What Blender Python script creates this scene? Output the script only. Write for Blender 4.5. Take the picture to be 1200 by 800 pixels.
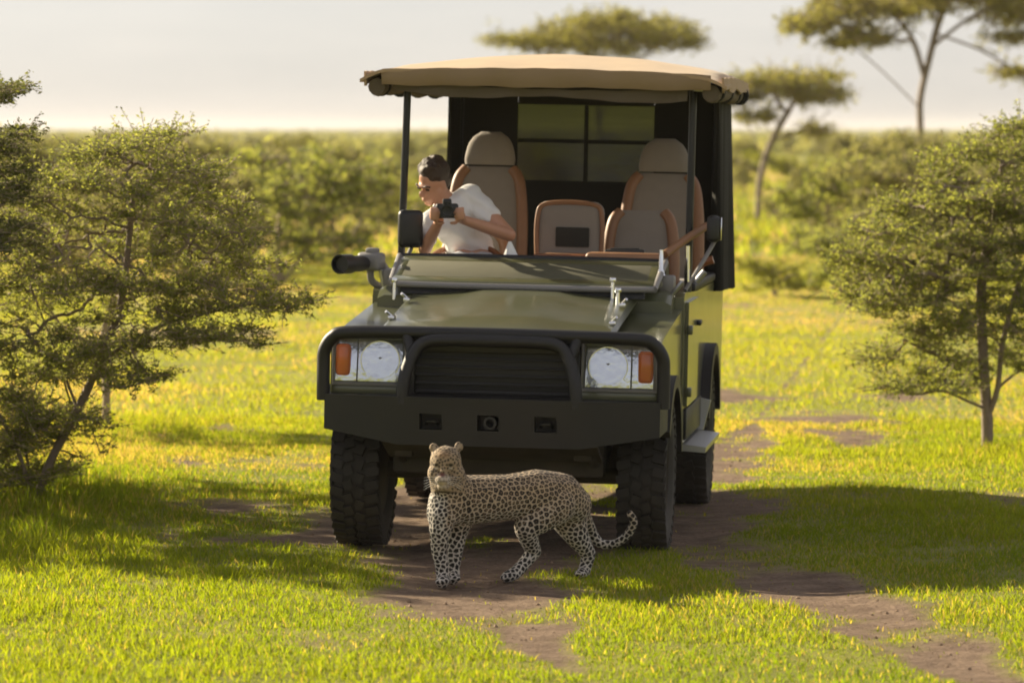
import bpy, bmesh, math, random
import numpy as np
from mathutils import Vector, Matrix, Euler, Quaternion
from mathutils.kdtree import KDTree

for o in list(bpy.data.objects):
    bpy.data.objects.remove(o, do_unlink=True)
scene = bpy.context.scene
COL = scene.collection
R = math.radians

# ------------------------------------------------------------------ camera
FPX, CAMH, HORIZ = 5146.0, 2.19, 150.0      # focal length in photo pixels, eye height, horizon row
cam_d = bpy.data.cameras.new('camera'); cam = bpy.data.objects.new('camera', cam_d); COL.objects.link(cam)
cam.location = (0, 0, CAMH)
cam.rotation_euler = (R(90) - math.atan((400 - HORIZ) / FPX), 0, 0)
cam_d.sensor_width = 36; cam_d.lens = FPX / 1200 * 36
cam_d.clip_start = 0.5; cam_d.clip_end = 20000
cam_d.dof.use_dof = True; cam_d.dof.focus_distance = 21.9; cam_d.dof.aperture_fstop = 3.5
scene.camera = cam

# ------------------------------------------------------------------ world, sun, exposure
SUN_ELEV, SUN_AZ = 24.0, -52.0               # azimuth from the viewing direction (+Y), negative = to the left
w = bpy.data.worlds.new('World'); scene.world = w; w.use_nodes = True
nt = w.node_tree; nt.nodes.clear()
sky = nt.nodes.new('ShaderNodeTexSky'); sky.sky_type = 'NISHITA'; sky.sun_disc = False
sky.sun_elevation = R(SUN_ELEV); sky.sun_rotation = R(SUN_AZ)
sky.altitude = 1500; sky.air_density = 1.0; sky.dust_density = 1.0; sky.ozone_density = 1.0
hsv = nt.nodes.new('ShaderNodeHueSaturation'); hsv.inputs['Saturation'].default_value = 0.60
veil = nt.nodes.new('ShaderNodeMix'); veil.data_type = 'RGBA'; veil.inputs[0].default_value = 0.60     # even thin cloud over the whole sky
veil.inputs[7].default_value = (5.5, 5.1, 5.2, 1)
wtc = nt.nodes.new('ShaderNodeTexCoord'); wmp = nt.nodes.new('ShaderNodeMapping'); wmp.inputs['Scale'].default_value = (9, 9, 60)
wnz = nt.nodes.new('ShaderNodeTexNoise'); wnz.inputs['Scale'].default_value = 1.0; wnz.inputs['Detail'].default_value = 5           # soft streaks in the cloud veil
wcl = nt.nodes.new('ShaderNodeMix'); wcl.data_type = 'RGBA'; wcl.inputs[6].default_value = (4.7, 4.45, 4.65, 1); wcl.inputs[7].default_value = (6.3, 5.75, 5.7, 1)
wmr = nt.nodes.new('ShaderNodeMapRange'); wmr.inputs[1].default_value = 0.3; wmr.inputs[2].default_value = 0.7
nt.links.new(wtc.outputs['Generated'], wmp.inputs[0]); nt.links.new(wmp.outputs[0], wnz.inputs['Vector']); nt.links.new(wnz.outputs['Fac'], wmr.inputs[0]); nt.links.new(wmr.outputs[0], wcl.inputs[0])
nt.links.new(wcl.outputs[2], veil.inputs[7])
bg = nt.nodes.new('ShaderNodeBackground'); bg.inputs['Strength'].default_value = 0.05
wo = nt.nodes.new('ShaderNodeOutputWorld')
nt.links.new(sky.outputs[0], hsv.inputs['Color']); nt.links.new(hsv.outputs[0], veil.inputs[6]); nt.links.new(veil.outputs[2], bg.inputs['Color'])
nt.links.new(bg.outputs[0], wo.inputs['Surface'])

sun_d = bpy.data.lights.new('sun', 'SUN'); sun = bpy.data.objects.new('sun', sun_d); COL.objects.link(sun)
to_sun = Vector((math.cos(R(SUN_ELEV)) * math.sin(R(SUN_AZ)), math.cos(R(SUN_ELEV)) * math.cos(R(SUN_AZ)), math.sin(R(SUN_ELEV))))
sun.rotation_euler = (-to_sun).to_track_quat('-Z', 'Y').to_euler()
sun.location = (-20, 20, 30)
sun_d.energy = 5.0; sun_d.angle = R(0.6); sun_d.color = (1.0, 0.86, 0.62)

scene.view_settings.view_transform = 'Standard'; scene.view_settings.look = 'None'
scene.view_settings.exposure = 1.25; scene.view_settings.gamma = 1.0
scene.cycles.filter_width = 1.8

# ------------------------------------------------------------------ helpers
rng = np.random.default_rng(11)
random.seed(5)

def P(px, py, d):
    "world point seen at photo pixel (px, py) at distance d"
    return Vector(((px - 600) * d / FPX, d, CAMH - (py - HORIZ) * d / FPX))

def gd(py):
    "distance of flat ground seen at pixel row py"
    return FPX * CAMH / (py - HORIZ)

def link(o, parent=None):
    COL.objects.link(o)
    if parent is not None:
        o.parent = parent
    return o

def empty(name, loc=(0, 0, 0), rot=(0, 0, 0)):
    e = bpy.data.objects.new(name, None); COL.objects.link(e)
    e.location = loc; e.rotation_euler = rot; e.empty_display_size = 0.2
    return e

def tag(o, label=None, cat=None, group=None, kind=None):
    if label: o['label'] = label
    if cat: o['category'] = cat
    if group: o['group'] = group
    if kind: o['kind'] = kind
    return o

def obj(name, bm, m, parent=None, smooth=False, loc=None):
    me = bpy.data.meshes.new(name)
    bmesh.ops.recalc_face_normals(bm, faces=bm.faces)
    bm.to_mesh(me); bm.free()
    if smooth:
        me.shade_smooth()
        if smooth != True:
            me.set_sharp_from_angle(angle=R(smooth))
    me.materials.append(m)
    o = bpy.data.objects.new(name, me); link(o, parent)
    if loc is not None: o.location = loc
    return o

def mesh_np(name, verts, faces4=None, faces3=None, m=None, cols=None, parent=None, smooth=False):
    "fast mesh from numpy arrays; cols = per-vertex rgb"
    me = bpy.data.meshes.new(name)
    verts = np.asarray(verts, np.float32)
    n4 = 0 if faces4 is None else len(faces4); n3 = 0 if faces3 is None else len(faces3)
    me.vertices.add(len(verts)); me.vertices.foreach_set('co', verts.ravel())
    li = []
    if n4: li.append(np.asarray(faces4, np.int32).ravel())
    if n3: li.append(np.asarray(faces3, np.int32).ravel())
    li = np.concatenate(li)
    me.loops.add(len(li)); me.loops.foreach_set('vertex_index', li)
    me.polygons.add(n4 + n3)
    st = np.concatenate([np.arange(n4) * 4, n4 * 4 + np.arange(n3) * 3]).astype(np.int32)
    me.polygons.foreach_set('loop_start', st)
    me.polygons.foreach_set('use_smooth', np.full(n4 + n3, bool(smooth)))
    me.update(calc_edges=True)
    if cols is not None:
        a = me.color_attributes.new('Col', 'FLOAT_COLOR', 'POINT')
        c = np.ones((len(verts), 4), np.float32); c[:, :3] = cols
        a.data.foreach_set('color', c.ravel())
    if m: me.materials.append(m)
    if name is None: return me
    o = bpy.data.objects.new(name, me); link(o, parent)
    return o

def bm_new(): return bmesh.new()

def box(bm, c, s, rot=None, bev=0.0, seg=2):
    "box with centre c and full sizes s; optional rotation matrix; bevelled edges"
    g = bmesh.ops.create_cube(bm, size=1.0)
    vs = g['verts']
    bmesh.ops.scale(bm, vec=s, verts=vs)
    if bev > 0:
        es = list({e for v in vs for e in v.link_edges})
        r = bmesh.ops.bevel(bm, geom=es, offset=bev, segments=seg, affect='EDGES', profile=0.5)
        vs = list({v for f in r['faces'] for v in f.verts} | {v for v in vs if v.is_valid})
    M = Matrix.Translation(c)
    if rot is not None: M = M @ rot.to_4x4()
    bmesh.ops.transform(bm, matrix=M, verts=vs)
    return vs

def tube(bm, pts, r, seg=10, caps=True, closed=False):
    "tube along pts; r is a number or one radius per point"
    pts = [Vector(p) for p in pts]; n = len(pts)
    rs = [r] * n if not hasattr(r, '__len__') else list(r)
    up = None; rings = []
    for i, p in enumerate(pts):
        a = pts[i - 1] if (i > 0 or closed) else p
        b = pts[(i + 1) % n] if (i < n - 1 or closed) else p
        t = (b - a).normalized()
        if up is None:
            up = Vector((0, 0, 1)) if abs(t.z) < 0.9 else Vector((1, 0, 0))
        x = t.cross(up).normalized(); up = x.cross(t).normalized()
        rings.append([bm.verts.new(p + (x * math.cos(k * 2 * math.pi / seg) + up * math.sin(k * 2 * math.pi / seg)) * rs[i]) for k in range(seg)])
    m = n if closed else n - 1
    for i in range(m):
        A, B = rings[i], rings[(i + 1) % n]
        for k in range(seg):
            bm.faces.new((A[k], A[(k + 1) % seg], B[(k + 1) % seg], B[k]))
    if caps and not closed:
        bm.faces.new(rings[0][::-1]); bm.faces.new(rings[-1])

def smooth_path(pts, n=6, closed=False):
    "Catmull-Rom through pts"
    pts = [Vector(p) for p in pts]; out = []; N = len(pts)
    rngi = range(N if closed else N - 1)
    for i in rngi:
        p0 = pts[i - 1] if (i > 0 or closed) else pts[0]
        p1 = pts[i]; p2 = pts[(i + 1) % N]
        p3 = pts[(i + 2) % N] if (i + 2 < N or closed) else pts[-1]
        for k in range(n):
            t = k / n
            out.append(0.5 * ((2 * p1) + (p2 - p0) * t + (2 * p0 - 5 * p1 + 4 * p2 - p3) * t * t + (3 * p1 - p0 - 3 * p2 + p3) * t ** 3))
    if not closed: out.append(pts[-1])
    return out

def prism(bm, poly, axis, a, b):
    "extrude a 2D polygon along an axis from a to b. axis X: poly=(y,z); Y: (x,z); Z: (x,y)"
    def mk(u, v, t):
        return {'X': (t, u, v), 'Y': (u, t, v), 'Z': (u, v, t)}[axis]
    A = [bm.verts.new(mk(u, v, a)) for u, v in poly]; B = [bm.verts.new(mk(u, v, b)) for u, v in poly]
    n = len(poly)
    bm.faces.new(A); bm.faces.new(B[::-1])
    fs = []
    for i in range(n):
        fs.append(bm.faces.new((A[i], B[i], B[(i + 1) % n], A[(i + 1) % n])))
    return A + B

def loft(bm, rings, cap=True, closed_ring=True):
    V = [[bm.verts.new(p) for p in r] for r in rings]
    n = len(V[0]); m = n if closed_ring else n - 1
    for i in range(len(V) - 1):
        for k in range(m):
            bm.faces.new((V[i][k], V[i][(k + 1) % n], V[i + 1][(k + 1) % n], V[i + 1][k]))
    if cap and closed_ring:
        bm.faces.new(V[0][::-1]); bm.faces.new(V[-1])
    return V

def lathe(bm, prof, axis='X', c=(0, 0, 0), seg=32, closed=False):
    "revolve profile (r, t) about an axis through c"
    c = Vector(c); rings = []
    for r, t in prof:
        ring = []
        for k in range(seg):
            a = 2 * math.pi * k / seg
            u, v = r * math.cos(a), r * math.sin(a)
            ring.append(c + Vector({'X': (t, u, v), 'Y': (u, t, v), 'Z': (u, v, t)}[axis]))
        rings.append([bm.verts.new(p) for p in ring])
    n = len(rings)
    for i in range(n if closed else n - 1):
        A, B = rings[i], rings[(i + 1) % n]
        for k in range(seg):
            bm.faces.new((A[k], A[(k + 1) % seg], B[(k + 1) % seg], B[k]))
    if not closed:
        if prof[0][0] > 1e-6: bm.faces.new(rings[0][::-1])
        if prof[-1][0] > 1e-6: bm.faces.new(rings[-1])

# lattice value noise (numpy)
_lat = np.random.default_rng(3).random((64, 64))
def vnoise(x, y, s):
    x = np.asarray(x, float) / s; y = np.asarray(y, float) / s
    xi = np.floor(x).astype(int); yi = np.floor(y).astype(int)
    fx = x - xi; fy = y - yi
    fx = fx * fx * (3 - 2 * fx); fy = fy * fy * (3 - 2 * fy)
    g = lambda i, j: _lat[i % 64, j % 64]
    return (g(xi, yi) * (1 - fx) + g(xi + 1, yi) * fx) * (1 - fy) + (g(xi, yi + 1) * (1 - fx) + g(xi + 1, yi + 1) * fx) * fy
def fbm(x, y, s): return 0.5 * vnoise(x, y, s) + 0.3 * vnoise(x + 7.1, y + 3.3, s * 0.5) + 0.2 * vnoise(x - 2.7, y + 9.2, s * 0.23)

# ------------------------------------------------------------------ materials
def mat(name, color, rough=0.6, metal=0.0, var=0.15, vscale=8.0, bump=0.0, bscale=60.0, coat=0.0, spec=0.5, sheen=0.0, dirt=None, dirt_h=None):
    m = bpy.data.materials.new(name); m.use_nodes = True
    n = m.node_tree; b = n.nodes['Principled BSDF']
    tc = n.nodes.new('ShaderNodeTexCoord')
    nz = n.nodes.new('ShaderNodeTexNoise'); nz.inputs['Scale'].default_value = vscale; nz.inputs['Detail'].default_value = 6
    nz.inputs['Roughness'].default_value = 0.65
    n.links.new(tc.outputs['Object'], nz.inputs['Vector'])
    mx = n.nodes.new('ShaderNodeMix'); mx.data_type = 'RGBA'
    c = np.array(color, float)
    mx.inputs[6].default_value = (*np.clip(c * (1 - var), 0, 1), 1); mx.inputs[7].default_value = (*np.clip(c * (1 + var), 0, 1), 1)
    n.links.new(nz.outputs['Fac'], mx.inputs[0])
    out = mx.outputs[2]
    if dirt is not None:                       # dust that settles with height above the ground and in patches
        geo = n.nodes.new('ShaderNodeNewGeometry'); sp = n.nodes.new('ShaderNodeSeparateXYZ')
        n.links.new(geo.outputs['Position'], sp.inputs[0])
        mr = n.nodes.new('ShaderNodeMapRange'); mr.inputs[1].default_value = dirt_h[0]; mr.inputs[2].default_value = dirt_h[1]
        mr.inputs[3].default_value = dirt_h[2]; mr.inputs[4].default_value = dirt_h[3]
        n.links.new(sp.outputs[2], mr.inputs[0])
        n2 = n.nodes.new('ShaderNodeTexNoise'); n2.inputs['Scale'].default_value = 5; n2.inputs['Detail'].default_value = 8
        n.links.new(tc.outputs['Object'], n2.inputs['Vector'])
        mu = n.nodes.new('ShaderNodeMath'); mu.operation = 'MULTIPLY'
        n.links.new(mr.outputs[0], mu.inputs[0]); n.links.new(n2.outputs['Fac'], mu.inputs[1])
        m2 = n.nodes.new('ShaderNodeMix'); m2.data_type = 'RGBA'
        n.links.new(mu.outputs[0], m2.inputs[0]); n.links.new(out, m2.inputs[6]); m2.inputs[7].default_value = (*dirt, 1)
        out = m2.outputs[2]
    n.links.new(out, b.inputs['Base Color'])
    mr2 = n.nodes.new('ShaderNodeMapRange'); mr2.inputs[3].default_value = max(0.02, rough * 0.8); mr2.inputs[4].default_value = min(1, rough * 1.2)
    n.links.new(nz.outputs['Fac'], mr2.inputs[0]); n.links.new(mr2.outputs[0], b.inputs['Roughness'])
    b.inputs['Metallic'].default_value = metal; b.inputs['Specular IOR Level'].default_value = spec
    b.inputs['Coat Weight'].default_value = coat; b.inputs['Coat Roughness'].default_value = 0.12
    b.inputs['Sheen Weight'].default_value = sheen
    if bump > 0:
        nb = n.nodes.new('ShaderNodeTexNoise'); nb.inputs['Scale'].default_value = bscale; nb.inputs['Detail'].default_value = 4
        n.links.new(tc.outputs['Object'], nb.inputs['Vector'])
        bp = n.nodes.new('ShaderNodeBump'); bp.inputs['Strength'].default_value = bump; bp.inputs['Distance'].default_value = 0.01
        n.links.new(nb.outputs['Fac'], bp.inputs['Height']); n.links.new(bp.outputs[0], b.inputs['Normal'])
    return m

def leafmat(name, color, trans_col, trans=0.5, var=0.35, rough=0.55, use_col=False):
    "thin leaf: diffuse/gloss reflection plus light passing through"
    m = bpy.data.materials.new(name); m.use_nodes = True
    n = m.node_tree; b = n.nodes['Principled BSDF']; out = n.nodes['Material Output']
    if use_col:
        a = n.nodes.new('ShaderNodeAttribute'); a.attribute_name = 'Col'; base = a.outputs['Color']
        g = n.nodes.new('ShaderNodeMix'); g.data_type = 'RGBA'; g.blend_type = 'MULTIPLY'; g.inputs[0].default_value = 1
        n.links.new(base, g.inputs[6]); g.inputs[7].default_value = (*trans_col, 1); tcol = g.outputs[2]
    else:
        geo = n.nodes.new('ShaderNodeNewGeometry')
        def ramp(c):
            mx = n.nodes.new('ShaderNodeMix'); mx.data_type = 'RGBA'; c = np.array(c, float)
            mx.inputs[6].default_value = (*np.clip(c * (1 - var), 0, 1), 1)
            mx.inputs[7].default_value = (*np.clip(c * (1 + var) * np.array([1.15, 1, 0.8]), 0, 1), 1)
            n.links.new(geo.outputs['Random Per Island'], mx.inputs[0]); return mx.outputs[2]
        base = ramp(color); tcol = ramp(trans_col)
    n.links.new(base, b.inputs['Base Color']); b.inputs['Roughness'].default_value = rough
    b.inputs['Specular IOR Level'].default_value = 0.3
    t = n.nodes.new('ShaderNodeBsdfTranslucent'); n.links.new(tcol, t.inputs['Color'])
    ms = n.nodes.new('ShaderNodeMixShader'); ms.inputs[0].default_value = trans
    n.links.new(b.outputs[0], ms.inputs[1]); n.links.new(t.outputs[0], ms.inputs[2]); n.links.new(ms.outputs[0], out.inputs['Surface'])
    return m

DUST = (0.22, 0.17, 0.11)
M = {}
M['paint'] = mat('olive_paint', (0.075, 0.090, 0.040), 0.30, var=0.12, vscale=3, coat=0.5, bump=0.02, bscale=3, dirt=DUST, dirt_h=(0.4, 1.2, 0.40, 0.30))
M['black'] = mat('black_powder_coat', (0.009, 0.009, 0.010), 0.5, var=0.3, bump=0.12, bscale=250, dirt=DUST, dirt_h=(0.4, 1.2, 0.08, 0.01))
M['blackmetal'] = mat('black_metal', (0.02, 0.02, 0.022), 0.35, metal=0.3, bump=0.03)
M['under'] = mat('underbody', (0.015, 0.014, 0.013), 0.8, dirt=DUST, dirt_h=(0.2, 0.8, 0.5, 0.2))
M['rubber'] = mat('tyre_rubber', (0.012, 0.012, 0.012), 0.75, bump=0.1, bscale=90, dirt=(0.16, 0.12, 0.08), dirt_h=(0.0, 0.6, 0.5, 0.12))
M['steel'] = mat('steel', (0.45, 0.45, 0.44), 0.35, metal=0.9, bump=0.03)
M['chrome'] = mat('chrome', (0.8, 0.8, 0.8), 0.15, metal=1.0, var=0.05)
M['reflector'] = mat('lamp_reflector', (0.88, 0.90, 0.94), 0.16, metal=0.85, var=0.05, bump=0.5, bscale=34)
M['canvas'] = mat('tan_canvas', (0.42, 0.295, 0.165), 0.9, var=0.18, vscale=4, bump=0.25, bscale=14, sheen=0.1)
M['hem'] = mat('shaded_canvas_hem', (0.27, 0.19, 0.10), 0.9, var=0.2, vscale=4, bump=0.25, bscale=14)  # darker copy of the tan canvas: the valance's shade is in its colour
M['darkcanvas'] = mat('dark_canvas', (0.022, 0.021, 0.016), 0.85, var=0.3, vscale=4, bump=0.3, bscale=10)
M['cover'] = mat('olive_cover', (0.085, 0.082, 0.045), 0.8, var=0.2, vscale=6, bump=0.25, bscale=9)
M['lining'] = mat('olive_lining', (0.11, 0.085, 0.05), 0.9, var=0.2, bump=0.2, bscale=12)
M['seat'] = mat('grey_seat_fabric', (0.25, 0.215, 0.18), 0.9, var=0.15, vscale=14, bump=0.25, bscale=160, sheen=0.2)
M['trim'] = mat('tan_leather', (0.27, 0.135, 0.065), 0.5, var=0.2, vscale=12, bump=0.1, bscale=120)
M['wood'] = mat('brown_wood', (0.24, 0.085, 0.03), 0.35, var=0.35, vscale=20, coat=0.4)
M['white'] = mat('white_cloth', (0.78, 0.77, 0.75), 0.9, var=0.05, bump=0.3, bscale=25)
M['paper'] = mat('white_paper', (0.8, 0.8, 0.78), 0.8, var=0.03)
M['denim'] = mat('pale_trousers', (0.50, 0.53, 0.58), 0.9, var=0.1, bump=0.2, bscale=40)
M['skin'] = mat('skin', (0.52, 0.27, 0.17), 0.5, var=0.1, vscale=14, bump=0.04)
M['hair'] = mat('dark_hair', (0.045, 0.026, 0.016), 0.6, var=0.4, vscale=40, bump=0.5, bscale=120)
M['camera'] = mat('camera_black', (0.015, 0.015, 0.015), 0.4, bump=0.1, bscale=300)
M['grey'] = mat('grey_housing', (0.22, 0.21, 0.20), 0.45, var=0.2)
M['bark'] = mat('thorn_bark', (0.25, 0.195, 0.15), 0.85, var=0.4, vscale=30, bump=0.5, bscale=60)
M['barkpale'] = mat('pale_bark', (0.36, 0.28, 0.20), 0.85, var=0.35, vscale=30, bump=0.4, bscale=60)

def glass(name, tint, mixf, rough=0.05):
    m = bpy.data.materials.new(name); m.use_nodes = True; n = m.node_tree
    n.nodes.clear(); out = n.nodes.new('ShaderNodeOutputMaterial')
    t = n.nodes.new('ShaderNodeBsdfTransparent'); t.inputs[0].default_value = (*tint, 1)
    g = n.nodes.new('ShaderNodeBsdfGlossy'); g.inputs['Roughness'].default_value = rough; g.inputs[0].default_value = (0.9, 0.9, 0.9, 1)
    nz = n.nodes.new('ShaderNodeTexNoise'); nz.inputs['Scale'].default_value = 6
    bp = n.nodes.new('ShaderNodeBump'); bp.inputs['Strength'].default_value = 0.15; bp.inputs['Distance'].default_value = 0.01
    n.links.new(nz.outputs['Fac'], bp.inputs['Height']); n.links.new(bp.outputs[0], g.inputs['Normal'])
    fr = n.nodes.new('ShaderNodeFresnel'); fr.inputs[0].default_value = 1.45
    ml = n.nodes.new('ShaderNodeMath'); ml.operation = 'MULTIPLY_ADD'; ml.inputs[1].default_value = 1.0; ml.inputs[2].default_value = mixf
    n.links.new(fr.outputs[0], ml.inputs[0])
    ms = n.nodes.new('ShaderNodeMixShader'); n.links.new(ml.outputs[0], ms.inputs[0])
    n.links.new(t.outputs[0], ms.inputs[1]); n.links.new(g.outputs[0], ms.inputs[2]); n.links.new(ms.outputs[0], out.inputs['Surface'])
    return m
M['lens'] = glass('clear_lens', (0.95, 0.96, 0.97), -0.02)
M['pane'] = glass('tinted_plastic_pane', (0.17, 0.178, 0.05), 0.008, 0.2)
M['screen'] = glass('windscreen_glass', (0.75, 0.8, 0.75), 0.08, 0.06)
mm = bpy.data.materials.new('amber_lens'); mm.use_nodes = True; b = mm.node_tree.nodes['Principled BSDF']
b.inputs['Base Color'].default_value = (0.75, 0.16, 0.015, 1); b.inputs['Roughness'].default_value = 0.2; b.inputs['Coat Weight'].default_value = 0.5
b.inputs['Subsurface Weight'].default_value = 0.2; b.inputs['Subsurface Radius'].default_value = (0.02, 0.01, 0.005)
_nz = mm.node_tree.nodes.new('ShaderNodeTexNoise'); _nz.inputs['Scale'].default_value = 90
_bp = mm.node_tree.nodes.new('ShaderNodeBump'); _bp.inputs['Strength'].default_value = 0.3
mm.node_tree.links.new(_nz.outputs['Fac'], _bp.inputs['Height']); mm.node_tree.links.new(_bp.outputs[0], b.inputs['Normal'])
M['amber'] = mm
M['leaf'] = leafmat('acacia_leaf', (0.145, 0.190, 0.066), (0.36, 0.41, 0.080), 0.52, rough=0.8)
M['leafdark'] = leafmat('dark_acacia_leaf', (0.100, 0.125, 0.052), (0.21, 0.24, 0.058), 0.45, rough=0.8)
M['leafbright'] = leafmat('fresh_leaf', (0.15, 0.19, 0.035), (0.36, 0.40, 0.040), 0.55, rough=0.7)
M['leaffar'] = leafmat('far_leaf', (0.155, 0.172, 0.068), (0.34, 0.355, 0.105), 0.5, rough=0.85)
M['leafacacia'] = leafmat('umbrella_leaf', (0.175, 0.190, 0.065), (0.38, 0.39, 0.085), 0.5, rough=0.85)
M['grass'] = leafmat('grass_blade', (0, 0, 0), (1.95, 1.9, 0.55), 0.55, use_col=True, rough=0.75)

# ------------------------------------------------------------------ ground
def track_x(y):
    "centre lines of the two wheel ruts at distance y"
    off = np.interp(y, [10, 16, 19, 21, 23, 26, 30, 60, 200], [1.9, 1.35, 0.86, 0.56, 0.20, 0.27, 0.72, 4.0, 22.0])
    return off - 0.80, off + 0.80

def dirt(x, y):
    x = np.asarray(x, float); y = np.asarray(y, float)
    l, r = track_x(y)
    n = fbm(x * 1.0, y * 0.5, 0.8); n2 = fbm(x + 17, y * 0.6 - 5, 0.28)
    wl = np.interp(y, [15, 17.5, 19.0, 20.3, 22, 26, 30, 33], [0.02, 0.03, 0.20, 0.58, 0.55, 0.45, 0.30, 0.02])
    wr = np.interp(y, [15, 17.3, 18.6, 21, 23, 27, 30, 33], [0.02, 0.10, 0.32, 0.44, 0.46, 0.42, 0.34, 0.02])
    dl = np.abs(x - l) / wl; dr = np.abs(x - r) / wr
    d = np.clip(1.45 - np.minimum(dl, dr), 0, 1)
    mid = np.clip(1.2 - np.abs(x - (l + r) / 2) / 0.75, 0, 1) * np.interp(y, [20.5, 21.6, 22.5, 28, 31], [0, 0.30, 1.0, 0.9, 0.1])
    d = np.maximum(d, mid)
    bare = np.clip(3.2 * (fbm(x * 0.35, y * 0.9, 3.5) - 0.58), 0, 0.8) * np.interp(y, [25, 29, 60], [0, 1, 0.6])   # bare patches on the plain behind
    bare = bare + 0.95 * np.exp(-((x - 2.1) / 1.3) ** 2 - ((y - 35.8) / 0.9) ** 2) + 0.9 * np.exp(-((x - 2.2) / 0.9) ** 2 - ((y - 33.0) / 0.5) ** 2) + 0.6 * np.exp(-((x + 3.3) / 1.5) ** 2 - ((y - 46.0) / 2.5) ** 2)
    d = np.maximum(d, bare)
    return np.clip((d - 0.36 + (n - 0.5) * 1.7 + (n2 - 0.5) * 1.2) * 2.0, 0, 1)

def gh(x, y):
    x = np.asarray(x, float); y = np.asarray(y, float)
    l, r = track_x(y)
    near = np.interp(y, [-30, 10, 45, 90], [0, 1, 1, 0])
    rut = np.exp(-((x - l) / 0.25) ** 2) + np.exp(-((x - r) / 0.25) ** 2)
    return near * (0.07 * (fbm(x, y, 3.0) - 0.5) * np.clip(np.minimum(np.abs(x - l), np.abs(x - r)) / 0.8, 0, 1) - 0.018 * rut + 0.02 * (fbm(x, y, 0.5) - 0.5))

def axis_pts(fine, lo, hi, step, ratio=1.14):
    a = list(np.arange(fine[0], fine[1] + 1e-6, step)); s = step
    while a[-1] < hi: s *= ratio; a.append(a[-1] + s)
    s = step
    while a[0] > lo: s *= ratio; a.insert(0, a[0] - s)
    return np.array(a)
gx = axis_pts((-5.2, 5.2), -3000, 3000, 0.07); gy = axis_pts((16.0, 34.0), -60, 6000, 0.09, 1.06)
X, Y = np.meshgrid(gx, gy); Z = gh(X, Y)
nx, ny = len(gx), len(gy)
idx = np.arange(nx * ny).reshape(ny, nx)
F = np.stack([idx[:-1, :-1], idx[:-1, 1:], idx[1:, 1:], idx[1:, :-1]], -1).reshape(-1, 4)
dm = dirt(X, Y).ravel()
gc = np.zeros((nx * ny, 3)); gc[:, 0] = dm; gc[:, 1] = fbm(X, Y, 2.2).ravel()
gm = bpy.data.materials.new('savanna_soil'); gm.use_nodes = True; n = gm.node_tree; b = n.nodes['Principled BSDF']
att = n.nodes.new('ShaderNodeAttribute'); att.attribute_name = 'Col'; sep = n.nodes.new('ShaderNodeSeparateColor'); n.links.new(att.outputs['Color'], sep.inputs[0])
tc = n.nodes.new('ShaderNodeTexCoord')
def noise(s, d=8, ro=0.6):
    z = n.nodes.new('ShaderNodeTexNoise'); z.inputs['Scale'].default_value = s; z.inputs['Detail'].default_value = d; z.inputs['Roughness'].default_value = ro
    n.links.new(tc.outputs['Object'], z.inputs['Vector']); return z.outputs['Fac']
def mixc(f, a, bb):
    mx = n.nodes.new('ShaderNodeMix'); mx.data_type = 'RGBA'
    if hasattr(f, 'links') or not isinstance(f, float): n.links.new(f, mx.inputs[0])
    else: mx.inputs[0].default_value = f
    for k, v in ((6, a), (7, bb)):
        if isinstance(v, tuple): mx.inputs[k].default_value = (*v, 1)
        else: n.links.new(v, mx.inputs[k])
    return mx.outputs[2]
def contrast(f, lo, hi):
    mr = n.nodes.new('ShaderNodeMapRange'); mr.inputs[1].default_value = lo; mr.inputs[2].default_value = hi; n.links.new(f, mr.inputs[0]); return mr.outputs[0]
soil = mixc(contrast(noise(5), 0.3, 0.7), (0.17, 0.118, 0.085), (0.35, 0.255, 0.18))
soil = mixc(contrast(noise(40, 4), 0.45, 0.75), soil, (0.13, 0.085, 0.055))
grassc = mixc(contrast(noise(0.35, 6), 0.35, 0.65), (0.20, 0.24, 0.030), (0.34, 0.32, 0.065))
grassc = mixc(contrast(noise(0.03, 5), 0.4, 0.65), grassc, (0.34, 0.31, 0.14))
n.links.new(mixc(sep.outputs[0], grassc, soil), b.inputs['Base Color'])
b.inputs['Roughness'].default_value = 0.95; b.inputs['Specular IOR Level'].default_value = 0.1
bp = n.nodes.new('ShaderNodeBump'); bp.inputs['Strength'].default_value = 1.0; bp.inputs['Distance'].default_value = 0.05
n.links.new(noise(18, 8, 0.7), bp.inputs['Height']); n.links.new(bp.outputs[0], b.inputs['Normal'])
ground = mesh_np('ground', np.stack([X.ravel(), Y.ravel(), Z.ravel()], 1), faces4=F, m=gm, cols=gc, smooth=True)
tag(ground, 'flat savanna plain of grass and bare brown soil running to the horizon', 'ground', kind='structure')

# ------------------------------------------------------------------ safari vehicle
VLOC = Vector((-0.045, 23.0, -0.015)); VYAW, VROLL = R(-6.2), R(1.2)
VM = Matrix.Translation(VLOC) @ Euler((0, VROLL, VYAW), 'XYZ').to_matrix().to_4x4()
VI = VM.inverted()
veh = empty('safari_vehicle', VLOC, (0, VROLL, VYAW))
tag(veh, 'open olive green safari vehicle with tan canvas roof and black bull bar', 'vehicle')

def L(px, py, y):
    "vehicle-local point at local depth y that stands at photo pixel (px, py)"
    d = 23.0 + y
    for _ in range(6):
        p = VI @ P(px, py, d); d += y - p.y
    return VI @ P(px, py, d)

def bevel_sharp(bm, off, seg=2, ang=25):
    es = [e for e in bm.edges if len(e.link_faces) == 2 and e.calc_face_angle(0) > R(ang)]
    bmesh.ops.recalc_face_normals(bm, faces=bm.faces)
    bmesh.ops.bevel(bm, geom=es, offset=off, segments=seg, affect='EDGES', profile=0.5, clamp_overlap=True)

def rbox(name, c, s, m, parent, bev=0.01, rot=None, seg=2):
    bm = bm_new(); box(bm, c, s, rot, bev, seg); return obj(name, bm, m, parent, smooth=35)

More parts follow.
